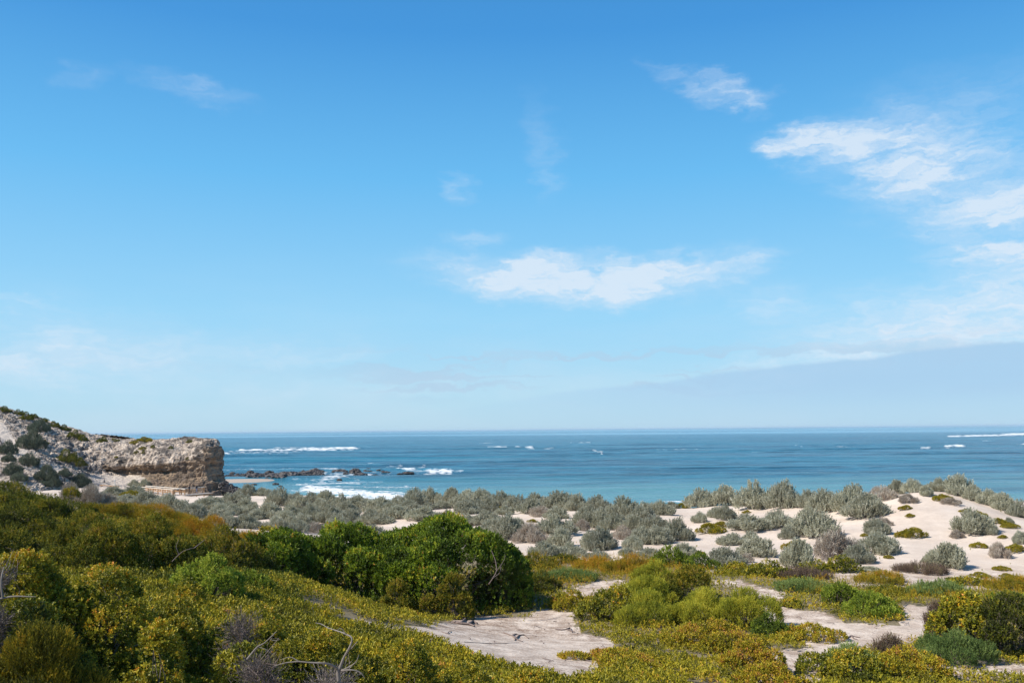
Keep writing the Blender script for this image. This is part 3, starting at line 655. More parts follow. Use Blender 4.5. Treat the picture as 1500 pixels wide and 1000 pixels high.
def bush_meshes(rng, kind, a, b, h, N, scale=1.0, nl=12, jag=.35, tshift=0.0, tamp=.55, tfreq=None, gfun=None, nstem=40, bark=None, seed=0., stemr=.02, sticks=0, crown=0., irr=.9):
    P, d = dome(rng, a, b, h, N, nl, jag, irr)
    up = KIND[kind][5]
    A = d*(1-up)+np.array([0, 0, 1.])*up+rng.normal(0, .22, P.shape)
    tf = tfreq or 1.6/max(.3, max(a, b))
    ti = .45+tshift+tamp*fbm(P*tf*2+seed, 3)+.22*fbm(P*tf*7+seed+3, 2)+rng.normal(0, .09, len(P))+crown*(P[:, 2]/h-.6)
    if gfun is not None: P[:, 2] += gfun(P[:, 0], P[:, 1])
    V, Q, t = sprigs(rng, P, A, kind, ti, scale)
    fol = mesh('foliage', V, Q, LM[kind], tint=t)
    T = []
    for i in range(nstem):
        e = P[rng.randint(len(P))].copy(); s = np.array([e[0]*.18, e[1]*.18, 0.0]); s[2] = (gfun(s[0:1], s[1:2])[0] if gfun else 0)-.03
        e2 = s+(e-s)*rng.uniform(.75, 1.0); n = 5; T.append((crooked(rng, s, e2, n, .07), np.linspace(stemr, stemr*.25, n)))
    for i in range(sticks):                        # bare twigs standing out of the leaves
        j = rng.randint(len(P)); e = P[j]; v = A[j]/np.linalg.norm(A[j])*KIND[kind][0]*scale*rng.uniform(1.0, 2.6)
        T.append((crooked(rng, e-v*.5, e+v, 4, .1), np.array([.4, .3, .2, .1])*stemr))
    V, Q = tubes(T); br = mesh('branches', V, Q, bark or BARK)
    return fol, br

ORD = 'first second third fourth fifth sixth seventh eighth ninth tenth eleventh twelfth thirteenth fourteenth fifteenth sixteenth seventeenth eighteenth nineteenth'.split()
rng = np.random.RandomState(11)
PROTO = {'salt': [], 'saltbrown': [], 'mat': [], 'feather': [], 'olive': [], 'scrub': []}
for k_, n_ in (('salt', 9), ('saltbrown', 4), ('scrub', 4), ('mat', 3), ('feather', 2), ('olive', 2)):
    for i in range(n_):
        N_ = 1300 if k_ in ('salt', 'saltbrown', 'scrub') else 1700
        low = k_ == 'mat'
        sc_ = {'salt': .44, 'scrub': .34, 'saltbrown': .42, 'mat': .55, 'feather': .26, 'olive': .4}[k_]
        PROTO[k_].append(bush_meshes(rng, k_, .5, .5, .42, N_, scale=sc_, nl=rng.randint(14, 24), jag=.55 if not low else .3, seed=i*7.1, nstem=30, stemr=.006,
                                     irr=1.6, tfreq=3.2, tamp=.5 if k_ != 'mat' else .7, sticks=60 if k_ == 'saltbrown' else 8, bark=TWIG if k_ == 'saltbrown' else BARK))
NAMES = {'scrub': 'scrub_bush', 'salt': 'saltbush', 'saltbrown': 'twiggy_saltbush', 'mat': 'creeping_shrub', 'feather': 'green_shrub', 'olive': 'olive_shrub'}
NOUN = {'scrub': 'scrub bush', 'salt': 'saltbush', 'saltbrown': 'twiggy saltbush', 'mat': 'creeping mat shrub', 'feather': 'green shrub', 'olive': 'olive shrub'}
GRP = {'scrub': 'dark grey-green scrub on the hillside', 'salt': 'grey saltbushes on the dunes and slope', 'saltbrown': 'grey saltbushes on the dunes and slope', 'mat': 'low green shrubs dotted on the pale sand', 'feather': 'low green shrubs dotted on the pale sand', 'olive': 'dark shrubs on the headland'}
def proto_shrub(kind, x0, x1, yt, yb, label, cat='shrub', group=None):
    cx = (x0+x1)/2; yy = yb
    for _ in range(30):
        p, onhead = place(cx, yy)
        if p is not None and (onhead or p[1] < 186): break
        yy += 1.5
    Y = p[1]; w = (x1-x0)/FPX*Y*(1.15 if x0 < 1000 else (1.1 if x0 < 1140 else 1.02))*(.8 if onhead or (x1 < 140) else 1)
    q = p+np.array([p[0]/Y*.30*w, .30*w, 0])
    zc = p[2] if onhead else float(ground(q[0:1], q[1:2])[0])
    if onhead: q = p + np.array([0, .12*w, 0]); zc = p[2]-.04*w
    ztop = at(cx, yt, q[1])[2]
    h = min(max(ztop-zc, .20*w), .72*w)
    if kind == 'mat': h = min(h, .42*w)
    o = empty(NAMES[kind], (q[0], q[1], zc-.03*h), rng.uniform(0, 6.28)); s = w*rng.uniform(.96, 1.06); o.scale = (s*rng.uniform(.95, 1.2), s*rng.uniform(.75, 1.0), h/.42*.86); o.rotation_euler[2] = rng.choice([0, math.pi])+rng.normal(0, .35)
    tag(o, label, cat, group or GRP[kind])
    f, b = PROTO[kind][rng.randint(len(PROTO[kind]))]
    obj('foliage', f, o); obj('branches', b, o)
    return o

ROWS = {
 'on the skyline near the dark talus': [('salt',350,373,709,725,'small round'),('salt',371,394,714,726,'dark low'),('salt',392,426,715,742,'spreading'),('salt',422,446,718,742,'grey'),('salt',444,466,719,740,'pale'),('salt',463,492,719,742,'upright'),('salt',488,514,722,746,'bushy'),('salt',511,541,725,745,'round')],
 'on the skyline below the bright surf': [('salt',538,575,728,752,'broad'),('salt',571,598,726,746,'low'),('salt',592,622,709,742,'tall'),('salt',616,644,714,737,'tall full'),('salt',636,653,713,730,'small'),('salt',648,674,714,732,'round'),('salt',671,702,717,735,'wide')],
 'on the middle skyline against water': [('salt',684,720,716,740,'full'),('salt',717,753,719,741,'rounded'),('salt',748,775,720,748,'tall-sided'),('salt',770,800,721,744,'dense'),('salt',797,842,720,746,'broad'),('salt',832,862,723,748,'grey'),('salt',858,892,726,750,'rounded')],
 'on the skyline knoll at centre': [('salt',895,936,726,760,'tall domed'),('salt',930,956,732,758,'grey'),('salt',952,984,733,754,'low'),('salt',975,993,734,744,'small')],
 'around the leftmost pale sand gap': [('salt',344,378,730,752,'spreading'),('salt',318,350,735,752,'grey'),('salt',376,416,736,760,'dense'),('salt',410,442,738,763,'grey-green'),('salt',438,470,736,764,'full'),('salt',466,502,738,768,'tall'),('salt',498,530,746,770,'grey'),('salt',526,556,745,768,'pale')],
 'just above the yellow-topped bushes': [('salt',316,346,748,772,'dark-centred'),('salt',342,378,752,774,'round'),('salt',386,420,757,777,'low'),('salt',415,450,758,779,'silvery'),('saltbrown',446,474,764,780,'brown-tinged'),('salt',476,508,760,778,'small')],
 'just beyond the tall green thicket': [('salt',560,602,741,760,'pale'),('salt',598,642,742,762,'silvery'),('salt',616,640,735,746,'small'),('salt',636,657,733,745,'small round'),('salt',641,669,746,762,'pale'),('salt',664,702,733,753,'grey'),('salt',664,704,752,770,'low')],
 'in second line behind middle sand gaps': [('salt',698,728,748,770,'grey'),('salt',690,714,732,750,'small'),('mat',722,736,739,747,'bright green'),('salt',728,750,740,754,'small'),('saltbrown',776,806,741,757,'brown-tinged'),('salt',800,832,742,760,'grey-green'),('salt',842,880,742,772,'dense'),('salt',864,900,744,774,'spreading')],
 'on sand above the orange heath': [('salt',718,766,754,790,'large'),('salt',748,768,757,776,'grey'),('saltbrown',758,797,765,795,'brown-centred'),('salt',790,836,753,784,'dark green-grey'),('salt',804,838,774,802,'silvery'),('salt',780,816,792,816,'low'),('salt',814,852,794,815,'pale'),('salt',852,884,776,806,'grey'),('saltbrown',840,863,760,777,'dry-stemmed'),('salt',860,898,770,806,'tall'),('salt',858,888,804,819,'pale low')],
 'on the slope of the middle knoll': [('salt',886,916,752,776,'grey'),('salt',914,944,756,780,'dense'),('salt',942,980,754,779,'wide'),('saltbrown',899,926,769,790,'brown-flecked'),('salt',925,955,772,797,'grey'),('salt',945,980,770,797,'rounded'),('salt',974,1012,750,792,'large'),('salt',914,940,784,806,'small dark'),('salt',904,934,802,815,'pale flat'),('salt',938,964,802,816,'silvery low'),('salt',990,1017,795,814,'grey'),('mat',1013,1032,799,815,'dark green')],
 "along the right dune's lower crest": [('mat',991,1009,733,740,'green'),('salt',1010,1044,716,740,'spreading'),('salt',1040,1082,711,739,'tall-tipped'),('salt',1082,1132,702,746,'large domed'),('salt',1126,1174,704,745,'large'),('salt',1166,1200,712,745,'rounded'),('salt',1188,1228,712,750,'full'),('salt',1222,1276,708,752,'high')],
 'around the bright green dune mound': [('salt',1015,1034,741,766,'narrow'),('salt',1048,1076,737,762,'overhanging'),('salt',1036,1058,742,758,'small'),('salt',1054,1090,780,799,'low oval'),('salt',1086,1113,778,795,'pale'),('salt',1088,1132,785,816,'elongated'),('salt',1040,1083,801,828,'silvery'),('purple_',1085,1102,808,824,'purple-brown')],
 'on the front of the right dune': [('salt',1074,1123,752,778,'olive-tinted'),('salt',1122,1156,747,774,'small rounded'),('salt',1143,1168,770,790,'pale'),('salt',1162,1222,746,788,'large rounded'),('salt',1170,1196,742,760,'pale'),('salt',1238,1298,722,760,'large silver-green'),('salt',1145,1196,785,832,'broad grey'),('saltbrown',1188,1262,776,822,'large purplish-grey'),('salt',1236,1278,796,826,'dark-sided'),('salt',1266,1300,760,784,'rounded'),('saltbrown',1281,1305,757,771,'dry brown'),('salt',1264,1316,779,813,'broad'),('salt',1260,1290,829,837,'tiny flat')],
 "along the right dune's highest crest": [('saltbrown',1274,1312,711,734,'brown-stemmed'),('salt',1300,1328,703,722,'pale'),('salt',1324,1350,699,720,'silvery'),('salt',1346,1366,702,727,'hanging'),('salt',1362,1390,700,720,'pale'),('salt',1386,1426,693,727,'tall silvery'),('salt',1412,1440,702,734,'full'),('salt',1432,1462,709,741,'silvery'),('salt',1454,1486,718,748,'grey'),('salt',1478,1512,726,758,'broad')],
 'on open sand at far right': [('saltbrown',1318,1344,722,738,'brown twiggy'),('saltbrown',1378,1406,728,740,'dry'),('salt',1402,1452,744,784,'large sparse silver'),('saltbrown',1391,1414,775,789,'bare brown'),('salt',1362,1416,797,833,'silvery spreading'),('salt',1351,1364,808,824,'small leaning'),('saltbrown',1450,1480,793,818,'bare twiggy'),('salt',1482,1506,770,797,'silver'),('salt',1470,1486,757,768,'small'),('salt',1440,1462,768,784,'wispy')],
 'among pale gaps left of the thicket top': [('salt',300,328,752,768,'low'),('salt',424,452,726,746,'grey'),('salt',452,480,730,750,'grey-green'),('salt',494,524,734,754,'soft'),('salt',400,432,748,770,'leaning'),('salt',428,456,752,772,'rounded'),('salt',482,512,752,774,'wide'),('salt',556,584,736,752,'pale'),('salt',582,612,732,750,'bushy'),('salt',542,572,752,768,'low'),('salt',508,536,762,780,'grey'),('salt',528,560,768,786,'small')],
 'in the crowded middle of the dunes': [('salt',662,690,724,744,'grey'),('salt',700,730,728,750,'rounded'),('salt',736,760,728,748,'soft'),('salt',762,792,730,752,'pale'),('salt',850,876,740,760,'bushy'),('salt',700,736,762,784,'broad'),('salt',920,952,742,766,'leafy')],
 'right of the boardwalk end': [('salt',298,324,727,744,'low'),('salt',318,346,722,740,'leaning'),('salt',338,362,720,738,'small'),('salt',326,352,738,754,'grey-green'),('salt',352,380,738,756,'soft'),('salt',300,326,744,760,'rounded'),('salt',362,386,746,762,'small')],
 'below the boardwalk': [('salt',150,184,712,729,'grey'),('salt',178,212,712,728,'grey-green'),('salt',166,200,724,738,'dense'),('salt',196,236,719,743,'full'),('salt',226,270,723,749,'large domed'),('salt',262,300,738,761,'broad'),('salt',284,322,728,747,'olive-tinted'),('salt',306,336,738,758,'grey'),('salt',236,262,744,760,'small'),('salt',205,232,735,748,'low')],
 'on the hillside left of cliff': [('scrub',20,66,613,656,'large dark'),('scrub',38,70,612,632,'grey'),('scrub',-8,24,640,664,'grey'),('scrub',24,56,654,682,'large grey'),('scrub',48,84,664,702,'large dark'),('scrub',0,34,668,696,'grey'),('scrub',84,104,680,697,'small'),('scrub',96,132,692,712,'round'),('scrub',118,136,698,712,'small'),('olive',78,112,650,676,'olive'),('olive',104,126,658,682,'brown-shaded'),('scrub',72,92,696,712,'grey'),('scrub',12,40,690,704,'grey'),('scrub',56,84,694,712,'low'),('scrub',0,22,658,676,'dark')],
 "along the headland's top edge": [('olive',-6,16,593,603,'dark'),('olive',18,34,598,607,'dark'),('olive',27,48,601,614,'dark round'),('olive',44,56,605,611,'small'),('olive',58,72,611,618,'low'),('olive',70,86,615,625,'olive'),('olive',82,102,620,630,'olive'),('olive',98,118,625,640,'brownish'),('olive',110,128,630,646,'dark'),('olive',141,160,638,647,'dark'),('olive',158,176,641,646,'low'),('mat',187,203,638,650,'bright green'),('mat',199,223,636,647,'bright green domed'),('mat',202,216,645,658,'olive-green'),('olive',206,218,655,664,'dark'),('olive',219,228,650,656,'tiny dark')],
 'on the headland cliff face': [('olive',195,204,655,664,'tiny'),('olive',246,254,651,657,'tiny'),('olive',272,282,642,648,'tiny'),('olive',271,279,667,673,'tiny'),('mat',166,174,664,670,'tiny green'),('salt',188,204,702,712,'grey'),('salt',203,220,700,712,'dark grey-green'),('olive',58,70,640,650,'small')],
}
for row, L in ROWS.items():
    L = sorted(L, key=lambda s: s[1]+s[2])
    for i, s in enumerate(L):
        k = 'saltbrown' if s[0] == 'purple_' else s[0]
        proto_shrub(k, *s[1:5], '%s %s, %s from left %s' % (s[5], NOUN[k], ORD[i], row))
for s in [
    ('mat', 1022, 1058, 746, 782, 'bright green mound spilling down the sand beneath saltbushes, left end of right dune'),
    ('mat', 1046, 1066, 752, 772, 'darker green mound right against the bright green mound on the dune'),
    ('mat', 1318, 1336, 733, 747, 'narrow dark green mat above the isolated green dome on bare sand'),
    ('mat', 1326, 1340, 744, 758, 'lower narrow dark green mat above the isolated green dome'),
    ('mat', 1318, 1356, 761, 789, 'isolated green dome with reddish top alone on the bare dune sand'),
    ('mat', 1368, 1394, 722, 735, 'olive and rust mat under the dune crest bushes'),
    ('mat', 1420, 1444, 735, 758, 'green mat hanging below the silver crest bushes'),
    ('mat', 1406, 1422, 740, 752, 'small dark green mat behind the large sparse silver bush'),
    ('mat', 1452, 1474, 754, 768, 'left half of the flat green mat near right edge'),
    ('mat', 1468, 1490, 760, 774, 'rusty right half of the flat green mat near right edge'),
    ('mat', 1462, 1476, 776, 789, 'small green mat beside a silver bush at right edge'),
    ('mat', 1389, 1409, 794, 811, 'dark green dome behind the silvery spreading bush'),
    ('mat', 1422, 1444, 787, 803, 'dark green mat under the large sparse silver bush'),
    ('mat', 1472, 1502, 794, 810, 'flat bright green mat at right edge above bare sand'),
    ('mat', 1295, 1308, 811, 818, 'tiny green tuft below the broad grey bush'),
    ('mat', 1260, 1272, 778, 786, 'tiny green and rust tuft between two grey bushes'),
    ('mat', 1148, 1186, 784, 806, 'olive yellow mound behind the broad grey saltbush'),
    ('mat', 1456, 1478, 827, 836, 'small flat olive patch, uppermost of those on lower sand'),
    ('mat', 1424, 1448, 836, 846, 'small flat olive patch on the sand left of the others'),
    ('mat', 1466, 1484, 838, 846, 'small flat olive patch right of the others on lower sand'),
    ('mat', 774, 786, 759, 765, 'tiny rust and yellow tuft alone on middle sand gap'),
    ('mat', 844, 856, 768, 776, 'tiny yellow tuft on the sand beside a dry-stemmed bush'),
    ('mat', 872, 888, 770, 780, 'small bright yellow-green tuft behind tall saltbush'),
    ('mat', 1088, 1100, 744, 752, 'tiny rust tuft under the large domed crest bush'),
    ('mat', 178, 206, 716, 730, 'yellow-green patch below the boardwalk beside pale sand'),
]: proto_shrub(*s)
proto_shrub('saltbrown', 80, 122, 698, 736, 'grey-brown twiggy shrub behind the dark left bushes', group='twiggy shrubs behind the dark left bushes')
proto_shrub('saltbrown', 112, 150, 708, 742, 'grey-brown twiggy shrub right of its taller neighbour, below the rail', group='twiggy shrubs behind the dark left bushes')
proto_shrub('saltbrown', 140, 172, 722, 746, 'low brown twiggy shrub rightmost of the twiggy group by the rail', group='twiggy shrubs behind the dark left bushes')

# ---- shrubs of the foreground: each its own mesh
def big_bush(name, kind, x0, x1, yt, yb, Yb, label, cat='shrub', group='green shrubs of the foreground', depth=.8, dens=1.0, nl=14, jag=.5, tshift=0., tamp=.75, sticks=0, scale=1.0, crown=None, sink=.05, hmin=.4, over=1.06, tfreq=None, bark=None, stems=50):
    cx = (x0+x1)/2; p = at(cx, yb, Yb) if Yb else pick(cx, yb)
    Y = p[1]; a = (x1-x0)/FPX*Y*.5*(over*1.12 if group in (G1, G2, 'bright green shrubs of the centre thicket') else over); b = a*depth
    c = p+np.array([p[0]/Y*b*.7, b*.7, 0]); g0 = float(ground(c[0:1], c[1:2])[0])
    h = max(at(cx, yt, c[1])[2]-g0, hmin)
    L, K, ll, lw = KIND[kind][:4]
    if group == G1 and kind == 'yg': scale *= .82
    area = 2*math.pi*((a*b)**1.6/3+2*((a*h)**1.6)/3)**(1/1.6)
    N = int(area/((lw*ll*scale*scale)*K)*(3.4 if kind=='coast' else 2.3)*dens); N = min(N, 60000)
    gf = lambda x, y: ground(np.asarray(x)+c[0], np.asarray(y)+c[1])-g0
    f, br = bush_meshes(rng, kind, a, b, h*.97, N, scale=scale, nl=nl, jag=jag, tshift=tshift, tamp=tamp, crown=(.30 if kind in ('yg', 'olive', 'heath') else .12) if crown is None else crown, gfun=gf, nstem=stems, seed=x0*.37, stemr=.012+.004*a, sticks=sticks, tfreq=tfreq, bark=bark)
    o = empty(name, (c[0], c[1], g0-sink)); tag(o, label, cat, group)
    obj('foliage', f, o); obj('branches', br, o)
    global NLEAF; NLEAF += len(f.polygons)
    return o, c, (a, b, h)
NLEAF = 0
G1 = 'sprawling yellow-green shrubs of the near ridge'
G2 = 'dense dark shrubs on the left slope'
# near ridge, bottom left
big_bush('succulent_shrub','yg',60,250,820,905,13.0,'near yellow-flecked succulent shrub just right of the orange heath crest',group=G1,nl=22,tshift=.05)
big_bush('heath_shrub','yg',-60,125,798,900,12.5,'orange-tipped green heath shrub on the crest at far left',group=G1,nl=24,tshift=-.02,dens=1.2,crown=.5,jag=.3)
big_bush('succulent_shrub','yg',200,350,845,900,14.5,'yellow-green succulent shrub on the ridge crest left of dry purple twigs',group=G1,nl=20,tshift=.06)
big_bush('succulent_shrub','yg',320,450,880,935,15.5,'yellow-green succulent shrub where the ridge dips by bare sand strip',group=G1,nl=18,tshift=.05)
big_bush('succulent_shrub','yg',150,320,900,985,10.5,'brightest yellow-speckled succulent shrub low in the left corner area',group=G1,nl=22,tshift=.04)
big_bush('heath_shrub','heath',-70,160,912,1030,9.0,'tall grassy heath with upright orange-brown tips in bottom left corner',group=G1,nl=24,tshift=-.36,dens=1.4,scale=.6,jag=.2)
big_bush('succulent_shrub','yg',-40,130,865,950,10.8,'dark green succulent shrub in shade under a grey branch at left edge',group=G1,nl=18,tshift=-.2)
big_bush('succulent_shrub','yg',270,440,935,1030,11.0,'green succulent shrub under the pale leaning branch at the bottom',group=G1,nl=20,tshift=-.05)
big_bush('succulent_shrub','yg',400,560,915,985,15.0,'rounded yellow-green shrub behind the forked bare branch',group=G1,nl=18,tshift=.03)
big_bush('succulent_shrub','yg',520,660,928,1010,15.5,'yellow-green shrub forming the ridge end beside the bare sand',group=G1,nl=18,tshift=.03)
big_bush('succulent_shrub','yg',620,740,965,1030,16.0,'low yellow-green shrub at bottom centre of the ridge',group=G1,nl=14,tshift=.08)
big_bush('succulent_shrub','yg',700,840,975,1040,17.5,'lowest yellow shrub tapering to the sand at bottom centre',group=G1,nl=14,tshift=.12)
big_bush('dry_shrub','dry',325,385,905,955,13.6,'dry purple-brown twig shrub among yellow-green leaves of the ridge',cat='dry shrub',group='dry twiggy shrubs of the near ridge',dens=.6,sticks=220,stems=200,bark=TWIG)
big_bush('dry_shrub','dry',345,415,962,1040,10.3,'dry grey twig shrub under the pale leaning branch',cat='dry shrub',group='dry twiggy shrubs of the near ridge',dens=.6,sticks=220,stems=200,bark=TWIG)
big_bush('dry_shrub','dry',410,545,982,1060,9.6,'pinkish grey dead brush at the foot of the forked branch',cat='dry shrub',group='dry twiggy shrubs of the near ridge',dens=.6,sticks=220,stems=200,bark=TWIG,tshift=.25)
big_bush('dry_shrub','dry',-30,14,835,880,10.8,'small grey dead brush at the left edge below the heath crest',cat='dry shrub',group='dry twiggy shrubs of the near ridge',dens=.6,sticks=220,stems=150,bark=TWIG)
# slope behind, left
G2 = 'dense dark shrubs on the left slope'
big_bush('olive_shrub','olive',-50,75,699,745,46,'dark hill shrub with yellow-tipped top at the left edge, highest',group=G2,nl=18,tshift=.05,sink=.2)
big_bush('olive_shrub','olive',62,140,708,760,45,'dark hill shrub with shiny leaf patches beneath the twiggy grey shrubs',group=G2,nl=16,tshift=0,sink=.2)
big_bush('olive_shrub','olive',-50,95,728,790,39,'dark olive shrub in the shaded second tier at left edge',group=G2,nl=16,tshift=-.05,sink=.2)
big_bush('olive_shrub','olive',74,175,740,795,38,'green shrub with yellowed crown between the dark masses',group=G2,nl=16,tshift=.06,sink=.2)
big_bush('olive_shrub','olive',-40,80,765,825,31,'darkest brown-green shrub just above the orange heath crest',group=G2,nl=16,tshift=-.12,sink=.2)
big_bush('olive_shrub','olive',75,215,752,835,29,'rounded brown-tinged shrub, left part of the broad middle mass',group=G2,nl=20,tshift=.06,sink=.2)
big_bush('olive_shrub','olive',130,300,745,835,30,'tallest yellow-topped shrub of the broad middle mass',group=G2,nl=22,tshift=.08,sink=.2)
big_bush('olive_shrub','olive',250,395,762,840,32,'dark twiggy shrub on the right of the broad middle mass',group=G2,nl=20,tshift=.0,sink=.2,sticks=250)
big_bush('heath_shrub','heath',150,300,738,775,50,'thin orange-yellow heath line beyond the middle mass, under grey bushes',group=G2,nl=16,tshift=.0)
big_bush('heath_shrub','heath',260,360,756,800,45,'orange-yellow topped shrub beyond the broad mass, left one',group=G2,nl=16,tshift=.12)
big_bush('yellow_shrub','yg',345,430,768,820,42,'golden yellow shrub between the broad mass and the dark green bush',group=G2,nl=16,tshift=.18,scale=1.4)
big_bush('heath_shrub','heath',330,400,780,830,38,'orange and green shrub left of the dark green bush',group=G2,nl=14,tshift=.05)
big_bush('lime_shrub','lime',266,352,808,862,25,'bright lime green dome shrub on the left slope',group=G2,nl=14,jag=.3,tshift=.12)
big_bush('lime_shrub','lime',325,400,835,900,28,'green leafy shrub sloping down right of the lime dome',group=G2,nl=14,tshift=-.15)
# the big dark green bush
G3 = 'tall dark green coastal bushes by the sand hollow'
big_bush('coastal_bush','coast',345,485,772,900,38,'left arm of tall dark green thicket, smallest of its three bushes',group=G3,nl=20,tshift=-.02,depth=.9,jag=.3,dens=1.3)
big_bush('coastal_bush','coast',420,625,764,908,39.5,'middle dark green bush of the tall thicket with mixed yellow tips',group=G3,nl=34,tshift=.02,depth=.8,jag=.15,dens=1.3)
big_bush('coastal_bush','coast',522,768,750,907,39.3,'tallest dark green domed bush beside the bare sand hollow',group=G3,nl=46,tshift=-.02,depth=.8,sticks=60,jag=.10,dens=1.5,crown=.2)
big_bush('coastal_bush','olive',690,780,800,895,41,'dark dull green drooping bush at right end of tall thicket',group=G3,nl=16,tshift=-.15)
big_bush('coastal_bush','olive',760,820,835,872,45,'small dark rounded bush right of the tall thicket',group=G3,nl=10,tshift=-.1)
for x0_, x1_, yt_, yb_, l_ in ((440, 475, 862, 912, 'leafy vine-covered shrub at left foot of the tall thicket'), (555, 610, 848, 908, 'yellow-flecked climbing shrub at front foot of the tall thicket'), (610, 645, 868, 908, 'small green shrub at the front foot of the tall thicket'), (640, 690, 838, 905, 'rust-tipped shrub on front right of the tall thicket')):
    big_bush('climbing_shrub', 'olive', x0_, x1_, yt_, yb_, 37.5, l_, group=G3, nl=10, tshift=.14, depth=.6)
# band of heath below the dunes
G4 = 'low shrubs of the band between dunes and sand hollow'
for s in [
 ('heath_shrub','olive',752,815,808,852,52,'olive and orange shrub right behind the tall thicket end',.10),
 ('heath_shrub','olive',800,850,812,838,54,'dark round olive shrub in the orange heath band',-.05),
 ('low_shrub','bluegreen',786,872,834,862,47.5,'dull grey-green low shrub edging the small far sand patch',-.05),
 ('heath_shrub','heath',840,905,817,850,52,'rust-orange heath mound left of the golden one',.25),
 ('heath_shrub','heath',880,965,812,850,50,'golden orange heath mound in the middle band',.15),
 ('green_shrub','lime',950,1012,798,838,52,'bright green shrub rising behind the golden heath',-.1),
 ('green_shrub','lime',1000,1050,808,842,51,'dark green shrub right of the bright one above the centre thicket',-.25),
 ('pale_shrub','feather',928,988,820,858,46,'pale green domed shrub between golden heath and centre thicket',.02),
 ('green_shrub','yg',1045,1110,822,856,49,'yellow-green low shrub left of the purple-brown plant band',.05),
 ('green_shrub','yg',1092,1165,818,862,48,'wide yellow-green shrub above the narrow sand path',.02),
 ('low_shrub','purple',1145,1215,838,870,47,'dark purple-brown low shrub in front of yellow-green one',-.05),
 ('low_shrub','bluegreen',1130,1218,848,886,43.5,'grey-green low shrub on far bank of the sand path',.05),
 ('green_shrub','yg',1168,1225,820,856,49.5,'yellow-green bushy shrub with raised left shoulder against dune sand',.0),
 ('green_shrub','yg',1208,1264,812,856,49,'tallest yellow-green bushy shrub against the dune sand',-.02),
 ('purple_shrub','purple',1316,1384,830,858,49,'reddish purple spiky shrub at the foot of the bare dune',.1),
 ('low_shrub','heath',1255,1330,846,876,46,'orange-green low mound left of the reddish spiky shrub',.05),
 ('low_shrub','bluegreen',1334,1422,850,893,43,'blue-green soft shrub in the middle of the right band',.12),
 ('low_shrub','yg',1385,1450,846,880,46,'yellow-orange mound right of the blue-green soft shrub',.12),
 ('low_shrub','heath',1440,1530,846,884,45,'orange-green mound at the right edge of the band',.0),
 ('low_shrub','lime',1440,1520,868,900,41,'bright green low mound at right edge behind the big bush',-.1),
 ('low_shrub','yg',1270,1340,862,896,43,'low yellow-green mound behind the twin green shrubs',.0),
 ]:
    big_bush(s[0], s[1], *s[2:7], s[7], group=G4, nl=14, tshift=s[8], scale=1.5 if s[1] == 'yg' else 1.2, depth=.7, dens=1.0)
# centre thicket
G5 = 'bright green shrubs of the centre thicket'
for s in [
 ('green_shrub','yg',860,945,862,940,37,'yellow-green upright shrub forming left end of centre thicket',.0, 1.7),
 ('green_shrub','feather',895,1010,872,944,36,'feathery green shrub at front of the centre thicket',.0, 1),
 ('green_shrub','olive',965,1052,834,885,41,'olive-topped highest mound at the back of centre thicket',.12, 1.2),
 ('green_shrub','feather',905,985,850,900,40,'soft green shrub at the back left of centre thicket',.05, 1),
 ('green_shrub','feather',985,1080,868,940,36,'pale feathery shrub in the middle of centre thicket',.12, 1),
 ('green_shrub','feather',1050,1142,868,958,35,'bright feathery shrub sloping to sand at right end of centre thicket',.1, 1),
 ('green_shrub','lime',1100,1150,905,965,33.5,'dark green shaded shrub low on right flank of centre thicket',-.3, 1),
 ('heath_shrub','mat',985,1110,912,990,31,'rust-brown speckled mound in front of the centre thicket',.2, 1.2),
 ('heath_shrub','mat',1060,1150,940,1010,27.5,'brown twiggy mound at bottom right of the centre thicket',.25, 1.1),
 ('low_shrub','mat',840,975,962,1015,27,'rust and yellow mound with dark bare branches at bottom centre',.22, 1.1),
 ('green_shrub','lime',1200,1262,858,908,40.5,'left one of the twin rounded green shrubs on the sand',-.08, 1.1),
 ('green_shrub','lime',1228,1326,872,924,38,'right and larger one of the twin rounded green shrubs on the sand',-.05, 1.1),
 ('low_shrub','yg',1140,1175,884,898,40,'tiny yellow-green shrub alone beside the sand path',.05, 1.4),
 ('low_shrub','mat',1140,1228,918,955,33,'flat golden orange mound right of the centre thicket',.12, 1.1),
 ('flowering_shrub','yg',1375,1462,872,965,32,'yellow-green left half of the big round bush at right edge',.0, 1.7),
 ('dark_shrub','olive',1430,1530,870,975,31.5,'dark twiggy right half of the big round bush at right edge',-.28, 1.1),
 ('purple_shrub','purple',1358,1392,890,925,34,'purple-grey wispy shrub on the left flank of the big right bush',.05, 1),
 ('low_shrub','bluegreen',1345,1450,930,978,30,'dark blue-green creeping shrub at foot of the big right bush',-.2, 1),
 ('green_shrub','yg',1185,1310,955,1010,27,'yellow-green mound at the bottom right, left one',.02, 1.5),
 ('green_shrub','mat',1270,1392,952,1010,27.5,'yellow and rust mound at the bottom right, right one',.08, 1.2),
 ('purple_shrub','purple',1285,1325,940,962,29.5,'small purple tuft on top of the bottom right mound',.1, 1),
 ('low_shrub','bluegreen',1215,1275,950,985,28,'soft green tuft behind the bottom right yellow mound',.1, 1),
 ('low_shrub','mat',1090,1180,975,1030,24.5,'low rust mat at the very bottom right of centre',.2, 1.1),
 ('low_shrub','mat',805,868,868,905,40,'small rust and green mound at left foot of the centre thicket',.08, 1.2),
 ]:
    big_bush(s[0], s[1], s[2], s[3], s[4]-7, *s[5:7], s[7], group=G5, nl=16, tshift=s[8], scale=s[9], depth=.8, jag=.35, sticks=400 if s[0] == 'dark_shrub' else (150 if 'brown' in s[7] or 'branches' in s[7] else 0))

